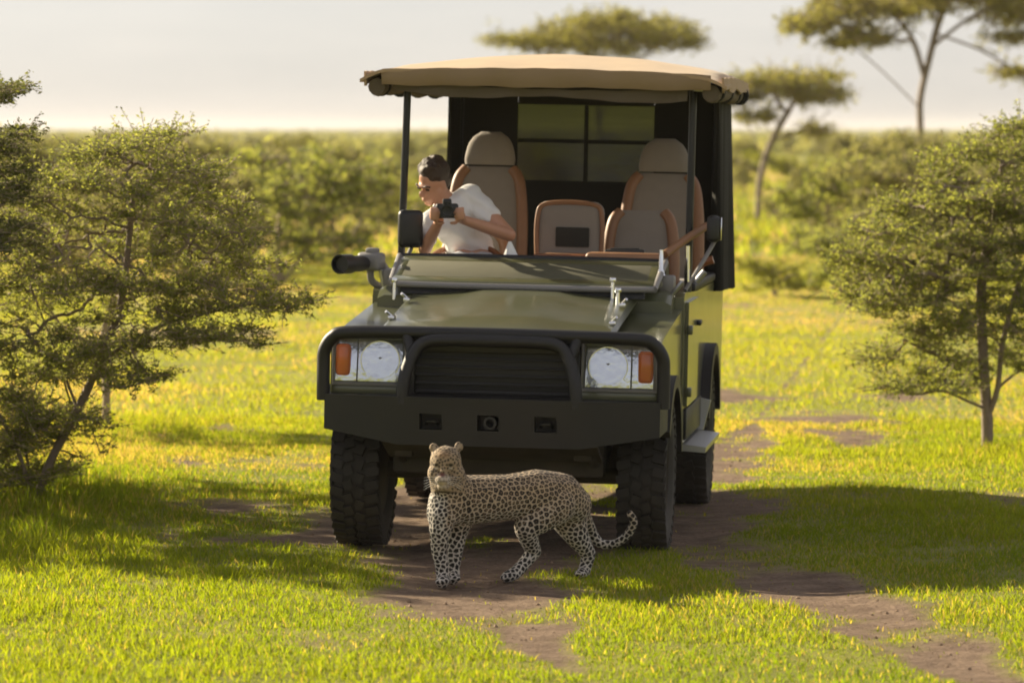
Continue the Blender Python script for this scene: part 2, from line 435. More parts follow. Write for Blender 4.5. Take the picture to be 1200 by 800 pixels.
def rtube(name, pts, r, m, parent, seg=12, n=6, sm=True, closed=False):
    bm = bm_new(); tube(bm, smooth_path(pts, n, closed) if sm else pts, r, seg, closed=closed); return obj(name, bm, m, parent, smooth=40)

RX = lambda a: Matrix.Rotation(R(a), 3, 'X')
RY = lambda a: Matrix.Rotation(R(a), 3, 'Y')
RZ = lambda a: Matrix.Rotation(R(a), 3, 'Z')

# --- wheels
def tyre_mesh():
    bm = bm_new(); Rr, W = 0.395, 0.24
    prof = [(0.215, -W*0.40), (0.25, -W*0.49), (0.31, -W*0.52), (0.365, -W*0.48), (Rr - 0.016, -W*0.38), (Rr - 0.012, 0), (Rr - 0.016, W*0.38),
            (0.365, W*0.48), (0.31, W*0.52), (0.25, W*0.49), (0.215, W*0.40)]
    lathe(bm, prof, 'X', seg=64, closed=True)
    N = 34
    for k in range(N):
        a = 2 * math.pi * k / N
        for (x, w_, l_, ph, tw) in ((-0.092, 0.066, 0.046, 0, 12), (-0.026, 0.046, 0.050, 0.5, -18), (0.030, 0.046, 0.050, 0.0, 18), (0.092, 0.066, 0.046, 0.5, -12)):
            aa = a + ph * 2 * math.pi / N
            rot = Matrix.Rotation(aa, 3, 'X') @ Matrix.Rotation(R(tw), 3, 'Z')
            c = Matrix.Rotation(aa, 3, 'X') @ Vector((x, 0, Rr - 0.008 - (0.006 if abs(x) > 0.08 else 0)))
            box(bm, c, (w_, l_, 0.026), rot)
        for s in (-1, 1):                      # shoulder lugs
            rot = Matrix.Rotation(a, 3, 'X') @ Matrix.Rotation(R(-35 * s), 3, 'Y')
            c = Matrix.Rotation(a, 3, 'X') @ Vector((s * 0.116, 0, Rr - 0.040))
            box(bm, c, (0.014, 0.036, 0.045), Matrix.Rotation(a, 3, 'X') @ Matrix.Rotation(R(s * 14), 3, 'Y'))
    me = bpy.data.meshes.new('tyre'); bmesh.ops.recalc_face_normals(bm, faces=bm.faces); bm.to_mesh(me); bm.free()
    me.shade_smooth(); me.set_sharp_from_angle(angle=R(35)); me.materials.append(M['rubber']); return me
def rim_mesh():
    bm = bm_new()
    lathe(bm, [(0.222, -0.10), (0.222, 0.095), (0.205, 0.100), (0.195, 0.06), (0.15, 0.035), (0.09, 0.045), (0.075, 0.085), (0.05, 0.095), (0.0001, 0.097)], 'X', seg=40)
    for k in range(6):
        a = k * math.pi / 3
        lathe(bm, [(0.012, 0.04), (0.012, 0.06), (0.0001, 0.062)], 'X', c=(0, 0.115 * math.cos(a), 0.115 * math.sin(a)), seg=8)
    me = bpy.data.meshes.new('rim'); bmesh.ops.recalc_face_normals(bm, faces=bm.faces); bm.to_mesh(me); bm.free()
    me.shade_smooth(); me.set_sharp_from_angle(angle=R(35)); me.materials.append(M['under']); return me
TY, RM = tyre_mesh(), rim_mesh()
WB = 2.98
for (wx, wy) in ((-0.745, 0), (0.745, 0), (-0.765, WB), (0.765, WB)):
    wh = bpy.data.objects.new('wheel', None); link(wh, veh); wh.location = (wx, wy, 0.395)
    wh.rotation_euler = (0.3 * wx + wy, 0, 0 if wx > 0 else math.pi)
    for nm, me in (('tyre', TY), ('rim', RM)):
        link(bpy.data.objects.new(nm, me), wh)

# --- underbody
bm = bm_new()
tube(bm, [(-0.62, 0, 0.40), (0.62, 0, 0.40)], 0.045, 12)
lathe(bm, [(0.0001, -0.14), (0.07, -0.13), (0.125, -0.05), (0.13, 0.03), (0.09, 0.12), (0.0001, 0.14)], 'Y', c=(-0.22, 0.0, 0.41), seg=18)
obj('front_axle', bm, M['under'], veh, smooth=40)
bm = bm_new()
tube(bm, [(-0.62, WB, 0.40), (0.62, WB, 0.40)], 0.05, 12)
lathe(bm, [(0.0001, -0.14), (0.07, -0.13), (0.135, -0.05), (0.14, 0.03), (0.09, 0.12), (0.0001, 0.14)], 'Y', c=(-0.05, WB, 0.42), seg=18)
obj('rear_axle', bm, M['under'], veh, smooth=40)
for s in (-1, 1):
    rbox('chassis_rail', (s * 0.46, 1.85, 0.58), (0.09, 4.9, 0.13), M['under'], veh, 0.01)
    rtube('leaf_spring', [(s * 0.50, -0.55, 0.55), (s * 0.50, -0.2, 0.46), (s * 0.50, 0.1, 0.45), (s * 0.50, 0.55, 0.56)], 0.032, M['under'], veh, 8)
rbox('gearbox', (0.0, 0.9, 0.62), (0.42, 1.3, 0.36), M['under'], veh, 0.05)
rbox('engine', (0.0, 0.0, 0.80), (0.62, 0.9, 0.5), M['under'], veh, 0.03)
bm = bm_new()                                  # sloping plate under the bumper
prism(bm, [(-0.78, 0.60), (-0.45, 0.50), (-0.30, 0.50), (-0.30, 0.52), (-0.45, 0.525), (-0.78, 0.625)], 'X', -0.55, 0.55)
obj('skid_plate', bm, M['under'], veh)
for s in (-1, 1): rbox('wheel_liner', (s * 0.585, 0.53, 0.715), (0.50, 0.03, 0.69), M['under'], veh, 0.005); rbox('wheel_liner', (s * 0.50, -0.05, 0.82), (0.03, 1.10, 0.46), M['under'], veh, 0.005)
rbox('cross_member', (0, -0.28, 0.52), (1.10, 0.12, 0.22), M['under'], veh, 0.02)
rbox('fuel_tank', (-0.1, 3.7, 0.55), (0.8, 0.6, 0.22), M['under'], veh, 0.04)
rbox('exhaust_box', (0.33, 1.9, 0.50), (0.22, 0.6, 0.16), M['under'], veh, 0.04)

# --- fenders with wheel arches
def arc(cy, cz, r, a0, a1, n=14):
    return [(cy + r * math.cos(R(a0 + (a1 - a0) * i / n)), cz + r * math.sin(R(a0 + (a1 - a0) * i / n))) for i in range(n + 1)]
for s in (-1, 1):
    poly = [(-0.60, 0.68), (-0.60, 1.06), (-0.56, 1.115), (-0.30, 1.145), (0.98, 1.235), (0.98, 0.52), (0.50, 0.52)] + arc(0, 0.40, 0.475, 14, 144)
    bm = bm_new(); prism(bm, poly, 'X', s * 0.585, s * 0.845)
    bevel_sharp(bm, 0.022, 3)
    f = obj('fender', bm, M['paint'], veh, smooth=35)
    bm = bm_new()                              # black arch flare
    out = arc(0, 0.40, 0.535, 12, 150); inn = arc(0, 0.40, 0.47, 12, 150)
    prism(bm, out + inn[::-1], 'X', s * 0.80, s * 0.895); bevel_sharp(bm, 0.012, 2)
    obj('arch_flare', bm, M['black'], f, smooth=35)
    # marker lamp and badge on the fender side
    rbox('side_marker', (s * 0.852, -0.30, 1.02), (0.02, 0.08, 0.04), M['amber'], f, 0.006)

# --- hood
rings = []
for i in range(11):
    t = i / 10; y = -0.635 + t * 1.43; z = 1.175 + 0.135 * t - 0.012 * (1 - t) ** 6
    if i == 0: z -= 0.020
    hw = 0.602 + 0.012 * t
    top = [(-hw, y, z - 0.030), (-hw, y, z - 0.02), (-hw + 0.02, y, z - 0.002)]
    for k in range(1, 12):
        u = -1 + 2 * k / 12
        rib = 0.016 if abs(u) < 0.42 else (0.016 * max(0, 1 - (abs(u) - 0.42) / 0.10))
        top.append((u * hw, y, z + 0.026 * (1 - u * u) + rib))
    top += [(hw - 0.02, y, z - 0.002), (hw, y, z - 0.02), (hw, y, z - 0.030)]
    rings.append(top)
bm = bm_new(); loft(bm, rings)
hood = obj('hood', bm, M['paint'], veh, smooth=30)
for s in (-1, 1):                              # hood catches, bright metal
    for (yy, zz) in ((0.30, 1.27), (-0.30, 1.20)):
        lt = obj('hood_latch', (lambda b_: (box(b_, (s * 0.575, yy, zz + 0.012), (0.035, 0.075, 0.022), None, 0.006), tube(b_, [(s * 0.575, yy - 0.02, zz + 0.02), (s * 0.60, yy - 0.05, zz + 0.045)], 0.008, 8), b_)[-1])(bm_new()), M['chrome'], hood, smooth=35)
# washer nozzles and tall catch pins
for px, py, y in ((724, 352, 0.42), (718, 340, 0.62), (462, 340, 0.60)):
    a = L(px, py, y)
    bm = bm_new(); tube(bm, [a - Vector((0, 0, 0.05)), a + Vector((0, 0, 0.055))], [0.012, 0.010], 10)
    lathe(bm, [(0.0001, -0.012), (0.016, -0.012), (0.02, 0.0), (0.016, 0.012), (0.0001, 0.014)], 'Z', c=a + Vector((0, 0, 0.055)), seg=12)
    obj('catch_pin', bm, M['chrome'], veh, smooth=40)

# --- front panel, grille, lamps
bm = bm_new()
box(bm, (0, -0.555, 0.97), (1.66, 0.06, 0.34), None, 0.02); box(bm, (0, -0.652, 1.11), (0.88, 0.03, 0.10), None, 0.008)
fp = obj('front_panel', bm, M['black'], veh, smooth=35)
bm = bm_new()
for (c, s_) in (((0, -0.60, 1.105), (0.86, 0.05, 0.035)), ((0, -0.60, 0.815), (0.86, 0.05, 0.035)), ((-0.425, -0.60, 0.96), (0.035, 0.05, 0.254)), ((0.425, -0.60, 0.96), (0.035, 0.05, 0.254))):
    box(bm, c, s_, None, 0.008)
gr = obj('grille', bm, M['black'], veh, smooth=35)
slat = None
for k in range(6):
    if slat is None:
        bm = bm_new(); box(bm, (0, 0, 0), (0.812, 0.016, 0.013), RX(-8), 0.003); slat = obj('grille_slat', bm, M['black'], gr, smooth=35)
        sl = slat
    else:
        sl = slat.copy(); COL.objects.link(sl); sl.parent = gr
    sl.location = (0, -0.600, 0.855 + k * 0.042)
for s in (-1, 1):
    hl = bpy.data.objects.new('headlight', None); link(hl, veh); hl.location = (s * 0.640, -0.60, 1.005)
    hb = bm_new()                              # housing tray: back plate and raised rim
    box(hb, (0, 0.015, 0), (0.385, 0.02, 0.255), None, 0.008)
    for c, s_ in (((0, -0.012, 0.122), (0.385, 0.05, 0.016)), ((0, -0.012, -0.122), (0.385, 0.05, 0.016)), ((-0.1845, -0.012, 0), (0.016, 0.05, 0.228)), ((0.1845, -0.012, 0), (0.016, 0.05, 0.228))):
        box(hb, c, s_, None, 0.004)
    obj('housing', hb, M['grey'], hl, smooth=35)
    cx = -s * 0.055
    rb = bm_new()                              # reflector bowl in a bright surround
    lathe(rb, [(0.096, -0.030), (0.094, -0.026), (0.078, -0.020), (0.052, -0.014), (0.02, -0.011), (0.0001, -0.011)], 'Y', c=(0, 0, 0), seg=36)
    bmesh.ops.rotate(rb, cent=(0, 0, 0), matrix=RX(-9), verts=rb.verts); bmesh.ops.translate(rb, vec=(cx, -0.010, 0), verts=rb.verts)
    obj('reflector', rb, M['reflector'], hl, smooth=40)
    rb = bm_new(); box(rb, (cx, -0.017, 0.0), (0.232, 0.010, 0.222), RX(-11), 0.004); obj('lamp_surround', rb, M['reflector'], hl, smooth=35)
    rb = bm_new(); lathe(rb, [(0.026, -0.010), (0.026, -0.030), (0.018, -0.038), (0.0001, -0.040)], 'Y', c=(cx, 0, 0), seg=18); obj('bulb_shield', rb, M['grey'], hl, smooth=40)
    rb = bm_new(); lathe(rb, [(0.102, -0.030), (0.102, -0.034), (0.098, -0.034), (0.098, -0.030)], 'Y', c=(cx, 0, 0), seg=36, closed=True); obj('bezel', rb, M['chrome'], hl, smooth=40)
    rb = bm_new(); box(rb, (s * 0.137, -0.027, 0.0), (0.078, 0.04, 0.165), None, 0.020, 3); obj('indicator', rb, M['amber'], hl, smooth=35)
    rb = bm_new(); box(rb, (s * 0.122, -0.017, 0.0), (0.112, 0.010, 0.220), RX(-11), 0.004); obj('side_reflector', rb, M['reflector'], hl, smooth=35)
    rb = bm_new(); box(rb, (0.0, -0.060, 0.0), (0.356, 0.005, 0.224), None, 0.002); obj('lens', rb, M['lens'], hl, smooth=35)
    rbox('lamp_trim', (s * 0.640, -0.60, 0.855), (0.40, 0.05, 0.045), M['paint'], veh, 0.008)

# --- steel bumper with recessed slots
zs = [0.595, 0.675, 0.755, 0.838]; xs = [-0.47, -0.35, -0.235, -0.055, 0.055, 0.235, 0.35, 0.47]
bm = bm_new(); yf = -0.86
def slope(z): return yf + 0.02 * (0.838 - z) / 0.24
vg = [[bm.verts.new((x, slope(z), z)) for x in xs] for z in zs]
holes = {(1, 1), (1, 3), (1, 5)}
for j in range(3):
    for i in range(7):
        a, b_, c, d = vg[j][i], vg[j][i + 1], vg[j + 1][i + 1], vg[j + 1][i]
        if (j, i) in holes:
            q = [bm.verts.new(v.co + Vector((0, 0.10, 0))) for v in (a, b_, c, d)]
            for k in range(4):
                e = [a, b_, c, d]; bm.faces.new((e[k], e[(k + 1) % 4], q[(k + 1) % 4], q[k]))
            bm.faces.new(q)
        else: bm.faces.new((a, b_, c, d))
wing = {}
for s in (-1, 1):
    i = 0 if s < 0 else 7
    col = [vg[j][i] for j in range(4)]
    w1 = [bm.verts.new((s * 0.86, -0.70, z)) for z in (0.655, 0.705, 0.765, 0.832)]
    w2 = [bm.verts.new((s * 0.885, -0.50, z)) for z in (0.68, 0.72, 0.775, 0.832)]
    for j in range(3):
        bm.faces.new((col[j], w1[j], w1[j + 1], col[j + 1])); bm.faces.new((w1[j], w2[j], w2[j + 1], w1[j + 1]))
    wing[s] = (w1, w2)
def strip(zi):
    front = [wing[-1][1][zi], wing[-1][0][zi]] + vg[zi] + [wing[1][0][zi], wing[1][1][zi]]
    back = [bm.verts.new((v.co.x, max(v.co.y, -0.50) if k in (0, len(front) - 1) else -0.50, v.co.z)) for k, v in enumerate(front)]
    for k in range(1, len(front) - 2):
        bm.faces.new((front[k], front[k + 1], back[k + 1], back[k]))
    bm.faces.new((front[0], front[1], back[1])); bm.faces.new((front[-2], front[-1], back[-2]))
strip(0); strip(3)
for e in [e for e in bm.edges if not e.link_faces]: bm.edges.remove(e)
for v in [v for v in bm.verts if not v.link_faces]: bm.verts.remove(v)
es = [e for e in bm.edges if len(e.link_faces) == 2 and e.calc_face_angle(0) > R(20)]
bmesh.ops.bevel(bm, geom=es, offset=0.008, segments=2, affect='EDGES', clamp_overlap=True)
bump = obj('bumper', bm, M['black'], veh, smooth=30)
for x in (-0.2925, 0.2925):                    # recovery points inside the slots, and the winch fairlead in the middle
    rtube('tow_hook', [(x - 0.03, -0.79, 0.70), (x - 0.02, -0.825, 0.715), (x + 0.02, -0.825, 0.715), (x + 0.03, -0.79, 0.70)], 0.010, M['blackmetal'], bump, 8, 4)
bm = bm_new(); lathe(bm, [(0.034, -0.05), (0.034, 0.02), (0.02, 0.02), (0.02, -0.05)], 'Y', c=(0.01, -0.80, 0.715), seg=16, closed=True)
obj('winch_roller', bm, M['blackmetal'], bump, smooth=40)
# bull bar hoops
zt = 1.150
rtube('bull_bar_hoop', [(-0.872, -0.66, 0.80), (-0.872, -0.67, 0.98), (-0.865, -0.68, 1.06), (-0.82, -0.70, 1.125), (-0.74, -0.715, zt), (-0.4, -0.735, zt + 0.008), (0, -0.74, zt + 0.010),
      (0.4, -0.735, zt + 0.008), (0.74, -0.715, zt), (0.82, -0.70, 1.125), (0.865, -0.68, 1.06), (0.872, -0.67, 0.98), (0.872, -0.66, 0.80)], 0.034, M['black'], veh, 14)
rtube('bull_bar_loop', [(-0.445, -0.83, 0.80), (-0.435, -0.825, 0.92), (-0.405, -0.80, 1.03), (-0.375, -0.785, 1.085), (-0.33, -0.775, 1.115), (-0.25, -0.77, 1.125), (0, -0.77, 1.128),
      (0.25, -0.77, 1.125), (0.33, -0.775, 1.115), (0.375, -0.785, 1.085), (0.405, -0.80, 1.03), (0.435, -0.825, 0.92), (0.445, -0.83, 0.80)], 0.033, M['black'], veh, 14)
for s in (-1, 1):
    rtube('bull_bar_brace', [(s * 0.40, -0.79, 1.03), (s * 0.42, -0.76, 1.10), (s * 0.44, -0.735, 1.15)], 0.028, M['black'], veh, 12)

# --- tub, cowl and doors
poly = [(0.98, 0.50), (0.98, 1.30), (1.06, 1.325), (2.0, 1.30), (4.50, 1.30), (4.50, 0.62), (3.60, 0.56)] + arc(WB, 0.40, 0.50, 18, 162) + [(2.30, 0.50)]
for s in (-1, 1):
    bm = bm_new(); prism(bm, poly, 'X', s * 0.80, s * 0.855); bevel_sharp(bm, 0.015, 2)
    sd = obj('side_panel', bm, M['paint'], veh, smooth=35)
    bm = bm_new(); prism(bm, [(1.10, 0.70), (1.10, 1.27), (1.95, 1.27), (1.95, 0.70)], 'X', s * 0.856, s * 0.874); bevel_sharp(bm, 0.008, 2)
    dr = obj('door', bm, M['paint'], veh, smooth=35)
    rbox('handle', (s * 0.885, 1.82, 1.13), (0.03, 0.12, 0.03), M['blackmetal'], dr, 0.008)
    for z in (0.78, 1.12):
        rbox('hinge', (s * 0.884, 1.10, z), (0.03, 0.06, 0.05), M['paint'], dr, 0.006)
    bm = bm_new(); out = arc(WB, 0.40, 0.56, 16, 164); inn = arc(WB, 0.40, 0.495, 16, 164)
    prism(bm, out + inn[::-1], 'X', s * 0.84, s * 0.915); bevel_sharp(bm, 0.012, 2)
    obj('rear_flare', bm, M['black'], veh, smooth=35)
    rbox('side_cladding', (s * 0.862, 1.75, 0.60), (0.02, 1.25, 0.17), M['black'], veh, 0.006)
    # side step: bright folded plate on two brackets
    bm = bm_new(); prism(bm, [(0.80, 0.46), (0.98, 0.45), (0.985, 0.48), (0.80, 0.50)], 'Y', 1.10, 2.30)
    bmesh.ops.transform(bm, matrix=Matrix.Scale(s, 4, (1, 0, 0)), verts=bm.verts); 
    st = obj('side_step', bm, M['steel'], veh)
    bm = bm_new()
    prism(bm, [(0.845, 0.68), (0.93, 0.66), (0.885, 0.47), (0.845, 0.47)], 'Y', 2.32, 2.36)
    bmesh.ops.transform(bm, matrix=Matrix.Scale(s, 4, (1, 0, 0)), verts=bm.verts)
    obj('step_bracket', bm, M['steel'], st)
    rbox('grab_rail_block', (s * 0.83, 3.1, 1.33), (0.07, 2.7, 0.05), M['black'], veh, 0.015)
rbox('tailgate', (0, 4.48, 0.96), (1.58, 0.05, 0.66), M['paint'], veh, 0.01)
rbox('cabin_floor', (0, 2.75, 0.66), (1.58, 3.5, 0.05), M['under'], veh, 0.005)
rbox('bulkhead', (0, 0.965, 0.95), (1.60, 0.04, 0.62), M['paint'], veh, 0.005)
bm = bm_new()
loft(bm, [[(-0.80, y, z0), (0.80, y, z0), (0.80, y, z1 - 0.02), (0.76, y, z1), (-0.76, y, z1), (-0.80, y, z1 - 0.02)] for y, z0, z1 in ((0.76, 1.16, 1.285), (0.84, 1.16, 1.325), (1.0, 1.16, 1.345), (1.10, 1.16, 1.345))])
obj('cowl', bm, M['paint'], veh, smooth=30)

# --- windscreen folded flat towards the hood: olive frame, rim tubes, glass
wsc = bpy.data.objects.new('folded_windscreen', None); link(wsc, veh)
yA, zA, yB, zB, hw = 0.66, 1.355, 1.16, 1.475, 0.735
def W(u, v, off=0.0):
    "u -1..1 across, v 0..1 front to rear"
    return Vector((u * (hw - 0.02 * (1 - v)), yA + (yB - yA) * v, zA + (zB - zA) * v + off))
def wbar(name, a, b_, wid, th, m):
    d = (b_ - a); ln = d.length; x = d.normalized(); nrm = Vector((0, -(zB - zA), yB - yA)).normalized(); y = nrm.cross(x)
    rot = Matrix((x, y, nrm)).transposed()
    bm = bm_new(); box(bm, (a + b_) / 2, (ln, wid, th), rot, 0.008); return obj(name, bm, m, wsc, smooth=35)
wbar('lower_rail', W(-1, 0.10), W(1, 0.10), 0.10, 0.035, M['paint'])
wbar('upper_rail', W(-1, 0.90), W(1, 0.90), 0.10, 0.035, M['paint'])
for s in (-1, 1): wbar('side_rail', W(s * 0.95, 0.2), W(s * 0.95, 0.8), 0.07, 0.030, M['paint'])
wbar('cover_panel', W(-0.93, 0.5, 0.006), W(0.93, 0.5, 0.006), 0.36, 0.020, M['cover'])
bm = bm_new(); tube(bm, smooth_path([W(-1.0, -0.02, 0.0), W(-0.5, -0.05), W(0.5, -0.05), W(1.0, -0.02)], 5), 0.017, 10); obj('rim_tube', bm, M['grey'], wsc, smooth=40)
bm = bm_new(); tube(bm, smooth_path([W(-1.0, 1.0, 0.01), W(-0.5, 1.02, 0.012), W(0.5, 1.02, 0.012), W(1.0, 1.0, 0.01)], 5), 0.017, 10); obj('rim_tube', bm, M['blackmetal'], wsc, smooth=40)
for s in (-1, 1):
    bm = bm_new(); tube(bm, [W(s * 1.0, -0.02), W(s * 1.0, 1.0, 0.01)], 0.018, 10); obj('rim_tube', bm, M['grey'], wsc, smooth=40)
bm = bm_new()                                  # back face of the frame closes the gap down to the cowl
prism(bm, [(1.10, 1.34), (1.10, 1.46), (1.14, 1.465), (1.16, 1.34)], 'X', -0.72, 0.72); obj('frame_skirt', bm, M['paint'], wsc)
bm = bm_new()                                  # front skirt down to the hood hinge
prism(bm, [(0.66, 1.30), (0.67, 1.345), (0.70, 1.355), (0.74, 1.30)], 'X', -0.66, 0.66); obj('hinge_skirt', bm, M['black'], wsc)
for px, py in ((775, 296),):                   # upright peg on the frame
    a = L(px, py, 0.95); bm = bm_new(); tube(bm, [(a.x, a.y, 1.42), (a.x, a.y, 1.455), (a.x, a.y, 1.56)], [0.026, 0.013, 0.011], 10); obj('peg', bm, M['chrome'], wsc, smooth=40)
for s in (-1, 1):                              # hinge blocks with bright bolts at the A pillars
    rbox('hinge_block', (s * 0.755, 1.02, 1.37), (0.09, 0.14, 0.10), M['grey'], wsc, 0.015)
    bm = bm_new(); lathe(bm, [(0.0001, -0.03), (0.022, -0.03), (0.024, 0.0), (0.010, 0.012), (0.0001, 0.012)], 'Y', c=(s * 0.72, 0.93, 1.375), seg=10); obj('bolt', bm, M['chrome'], wsc, smooth=40)

# --- posts and canvas roof
YP = 1.55
pl_t, pl_b = L(478, 108, YP), L(470, 305, YP); pr_t, pr_b = L(812, 116, YP), L(806, 335, YP)
for a, b_ in ((pl_b, pl_t), (pr_b, pr_t)):
    rtube('post', [Vector((a.x, YP, 1.20)), a, (a + b_) / 2, b_ + Vector((0, 0, 0.04))], 0.021, M['blackmetal'], veh, 12, 3)
for s in (-1, 1):
    rtube('rear_post', [(s * 0.80, 4.36, 1.28), (s * 0.80, 4.36, 1.9), (s * 0.80, 4.36, 2.42)], 0.021, M['blackmetal'], veh, 12, 3)
cxr = 0.02
bm = bm_new()
# canopy: lofted sheet with thickness, domed across, front edge turned down into a valance
NX, NY = 41, 15; Wc = 1.02; y0, y1 = 1.32, 4.52
def roof_z(u, v):
    z = 2.505 + 0.105 * (1 - abs(u) ** 2.2) * (0.25 + 0.75 * math.sin(min(1, v * 2.2) * math.pi / 2)) + 0.02 * min(1, v * 3)
    z -= 0.05 * max(0, (abs(u) - 0.86) / 0.14) ** 1.5
    z += 0.003 * math.sin(u * 13 + v * 5) * (1 - v) + 0.003 * math.sin(v * 19 + u * 4)
    return z
top = []
for j in range(NY):
    v = j / (NY - 1)
    top.append([bm.verts.new((cxr + (-1 + 2 * i / (NX - 1)) * (Wc - 0.05 * v), y0 + (y1 - y0) * v, roof_z(-1 + 2 * i / (NX - 1), v))) for i in range(NX)])
bot = [[bm.verts.new(v.co - Vector((0, 0, 0.018))) for v in r] for r in top]
for A, fl in ((top, False), (bot, True)):
    for j in range(NY - 1):
        for i in range(NX - 1):
            q = (A[j][i], A[j][i + 1], A[j + 1][i + 1], A[j + 1][i]); bm.faces.new(q[::-1] if fl else q)
for j in range(NY - 1):
    for i in (0, NX - 1): bm.faces.new((top[j][i], top[j + 1][i], bot[j + 1][i], bot[j][i]))
for i in range(NX - 1):
    for j in (0, NY - 1): bm.faces.new((top[j][i], top[j][i + 1], bot[j][i + 1], bot[j][i]))
roof = obj('canvas_roof', bm, M['canvas'], veh, smooth=50)
def hang(name, path, drop, m, parent, thick=0.012, wav=0.012, n=48, roll=0.02, seed=0, billow=0.0):
    "strip of cloth hanging from a 3D path, with a hem and slight waves; drop(t) gives the length, billow pushes the belly outward"
    pts = smooth_path(path, 8); r_ = random.Random(seed); ph = r_.random() * 6
    tot = len(pts) - 1; cols = []; bm = bm_new()
    for i in range(n + 1):
        t = i / n; f = t * tot; k = min(int(f), tot - 1); p = pts[k].lerp(pts[k + 1], f - k)
        d = (pts[k + 1] - pts[k]).normalized(); out = Vector((d.y, -d.x, 0)).normalized()
        dr = drop(t); c = []
        for q in range(7):
            s_ = q / 6
            wv = wav * s_ * (math.sin(t * 31 + ph) + 0.6 * math.sin(t * 67 + ph * 2)) + billow * math.sin(s_ * math.pi) ** 0.8
            c.append(p + out * wv + Vector((0, 0, -dr * s_ + 0.002 * math.sin(t * 43 + ph))))
        cols.append((c, out))
    F_ = [[bm.verts.new(p) for p in c] for c, o_ in cols]; B_ = [[bm.verts.new(p - o_ * thick) for p in c] for c, o_ in cols]
    for i in range(n):
        for q in range(6):
            bm.faces.new((F_[i][q], F_[i + 1][q], F_[i + 1][q + 1], F_[i][q + 1])); bm.faces.new((B_[i][q], B_[i][q + 1], B_[i + 1][q + 1], B_[i + 1][q]))
        bm.faces.new((F_[i][0], B_[i][0], B_[i + 1][0], F_[i + 1][0])); bm.faces.new((F_[i][6], F_[i + 1][6], B_[i + 1][6], B_[i][6]))
    for i in (0, n):
        for q in range(6): bm.faces.new((F_[i][q], F_[i][q + 1], B_[i][q + 1], B_[i][q]))
    return obj(name, bm, m, parent, smooth=60)
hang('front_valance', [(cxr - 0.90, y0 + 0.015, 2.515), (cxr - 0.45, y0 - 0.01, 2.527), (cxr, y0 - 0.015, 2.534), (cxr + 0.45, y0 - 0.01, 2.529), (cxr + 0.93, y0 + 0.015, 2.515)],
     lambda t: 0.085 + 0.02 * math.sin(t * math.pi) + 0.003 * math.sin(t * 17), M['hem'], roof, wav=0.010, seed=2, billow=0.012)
hang('pale_lining_edge', [(cxr - 0.84, y0 + 0.05, 2.46), (cxr - 0.4, y0 + 0.03, 2.43), (cxr, y0 + 0.03, 2.42), (cxr + 0.4, y0 + 0.03, 2.42), (cxr + 0.80, y0 + 0.05, 2.43)],
     lambda t: 0.055 + 0.015 * math.sin(t * 9), M['lining'], roof, wav=0.008, seed=5)
for s in (-1, 1):
    rtube('rolled_curtain', [(cxr + s * 0.93, y0 + 0.04, 2.415), (cxr + s * 0.945, 2.2, 2.425), (cxr + s * 0.93, 3.2, 2.42), (cxr + s * 0.90, 4.3, 2.43)], [0.048 + 0.008 * math.sin(i * 1.7) for i in range(3 * 6 + 1)], M['lining'], roof, 12, 6)
    hang('side_flap', [(cxr + s * 1.00, y0 + 0.02, 2.50), (cxr + s * 1.01, 2.4, 2.51), (cxr + s * 0.97, 4.4, 2.50)][::s], lambda t: 0.07 + 0.012 * math.sin(t * 21), M['canvas'], roof, wav=0.006, seed=7 + s)
    for yy in (1.6, 2.4, 3.2, 4.0):            # straps that hold the rolls
        bm = bm_new(); lathe(bm, [(0.056, -0.018), (0.060, 0), (0.056, 0.018)], 'Y', c=(cxr + s * 0.938, yy, 2.422), seg=14); obj('strap', bm, M['darkcanvas'], roof, smooth=40)
# roof frame
for yy in (1.45, 2.5, 3.5, 4.36):
    rtube('roof_bow', [(cxr - 0.84, yy, 2.45), (cxr - 0.5, yy, 2.50), (cxr, yy, 2.525), (cxr + 0.5, yy, 2.50), (cxr + 0.84, yy, 2.45)], 0.016, M['blackmetal'], veh, 10)
for s in (-1, 1):
    rtube('roof_rail', [(cxr + s * 0.82, 1.40, 2.44), (cxr + s * 0.82, 2.9, 2.45), (cxr + s * 0.82, 4.40, 2.44)], 0.018, M['blackmetal'], veh, 10)

# --- rear curtain with four clear panes, and hanging side curtains
YR = 4.44
xl, xr = L(524, 200, YR).x, L(850, 200, YR).x
wx0, wx1, wxm = L(606, 200, YR).x, L(765, 200, YR).x, L(686, 200, YR).x
wz1, wzm, wz0 = L(686, 124, YR).z, L(686, 166, YR).z, L(686, 212, YR).z
zt_, zb_ = 2.48, 1.22
rc = bpy.data.objects.new('rear_curtain', None); link(rc, veh)
def cbox(name, x0, x1, z0, z1, m, y=YR, th=0.012): return rbox(name, ((x0 + x1) / 2, y, (z0 + z1) / 2), (x1 - x0, th, z1 - z0), m, rc, 0.0)
cbox('curtain_panel', xl, wx0 - 0.002, zb_, zt_, M['darkcanvas']); cbox('curtain_panel', wx1 + 0.002, xr, zb_, zt_, M['darkcanvas'])
cbox('curtain_panel', wx0, wx1, zb_, wz0 - 0.002, M['darkcanvas']); cbox('curtain_panel', wx0, wx1, wz1 + 0.002, zt_, M['darkcanvas'])
cbox('mullion', wxm - 0.012, wxm + 0.012, wz0, wz1, M['darkcanvas'], th=0.016)
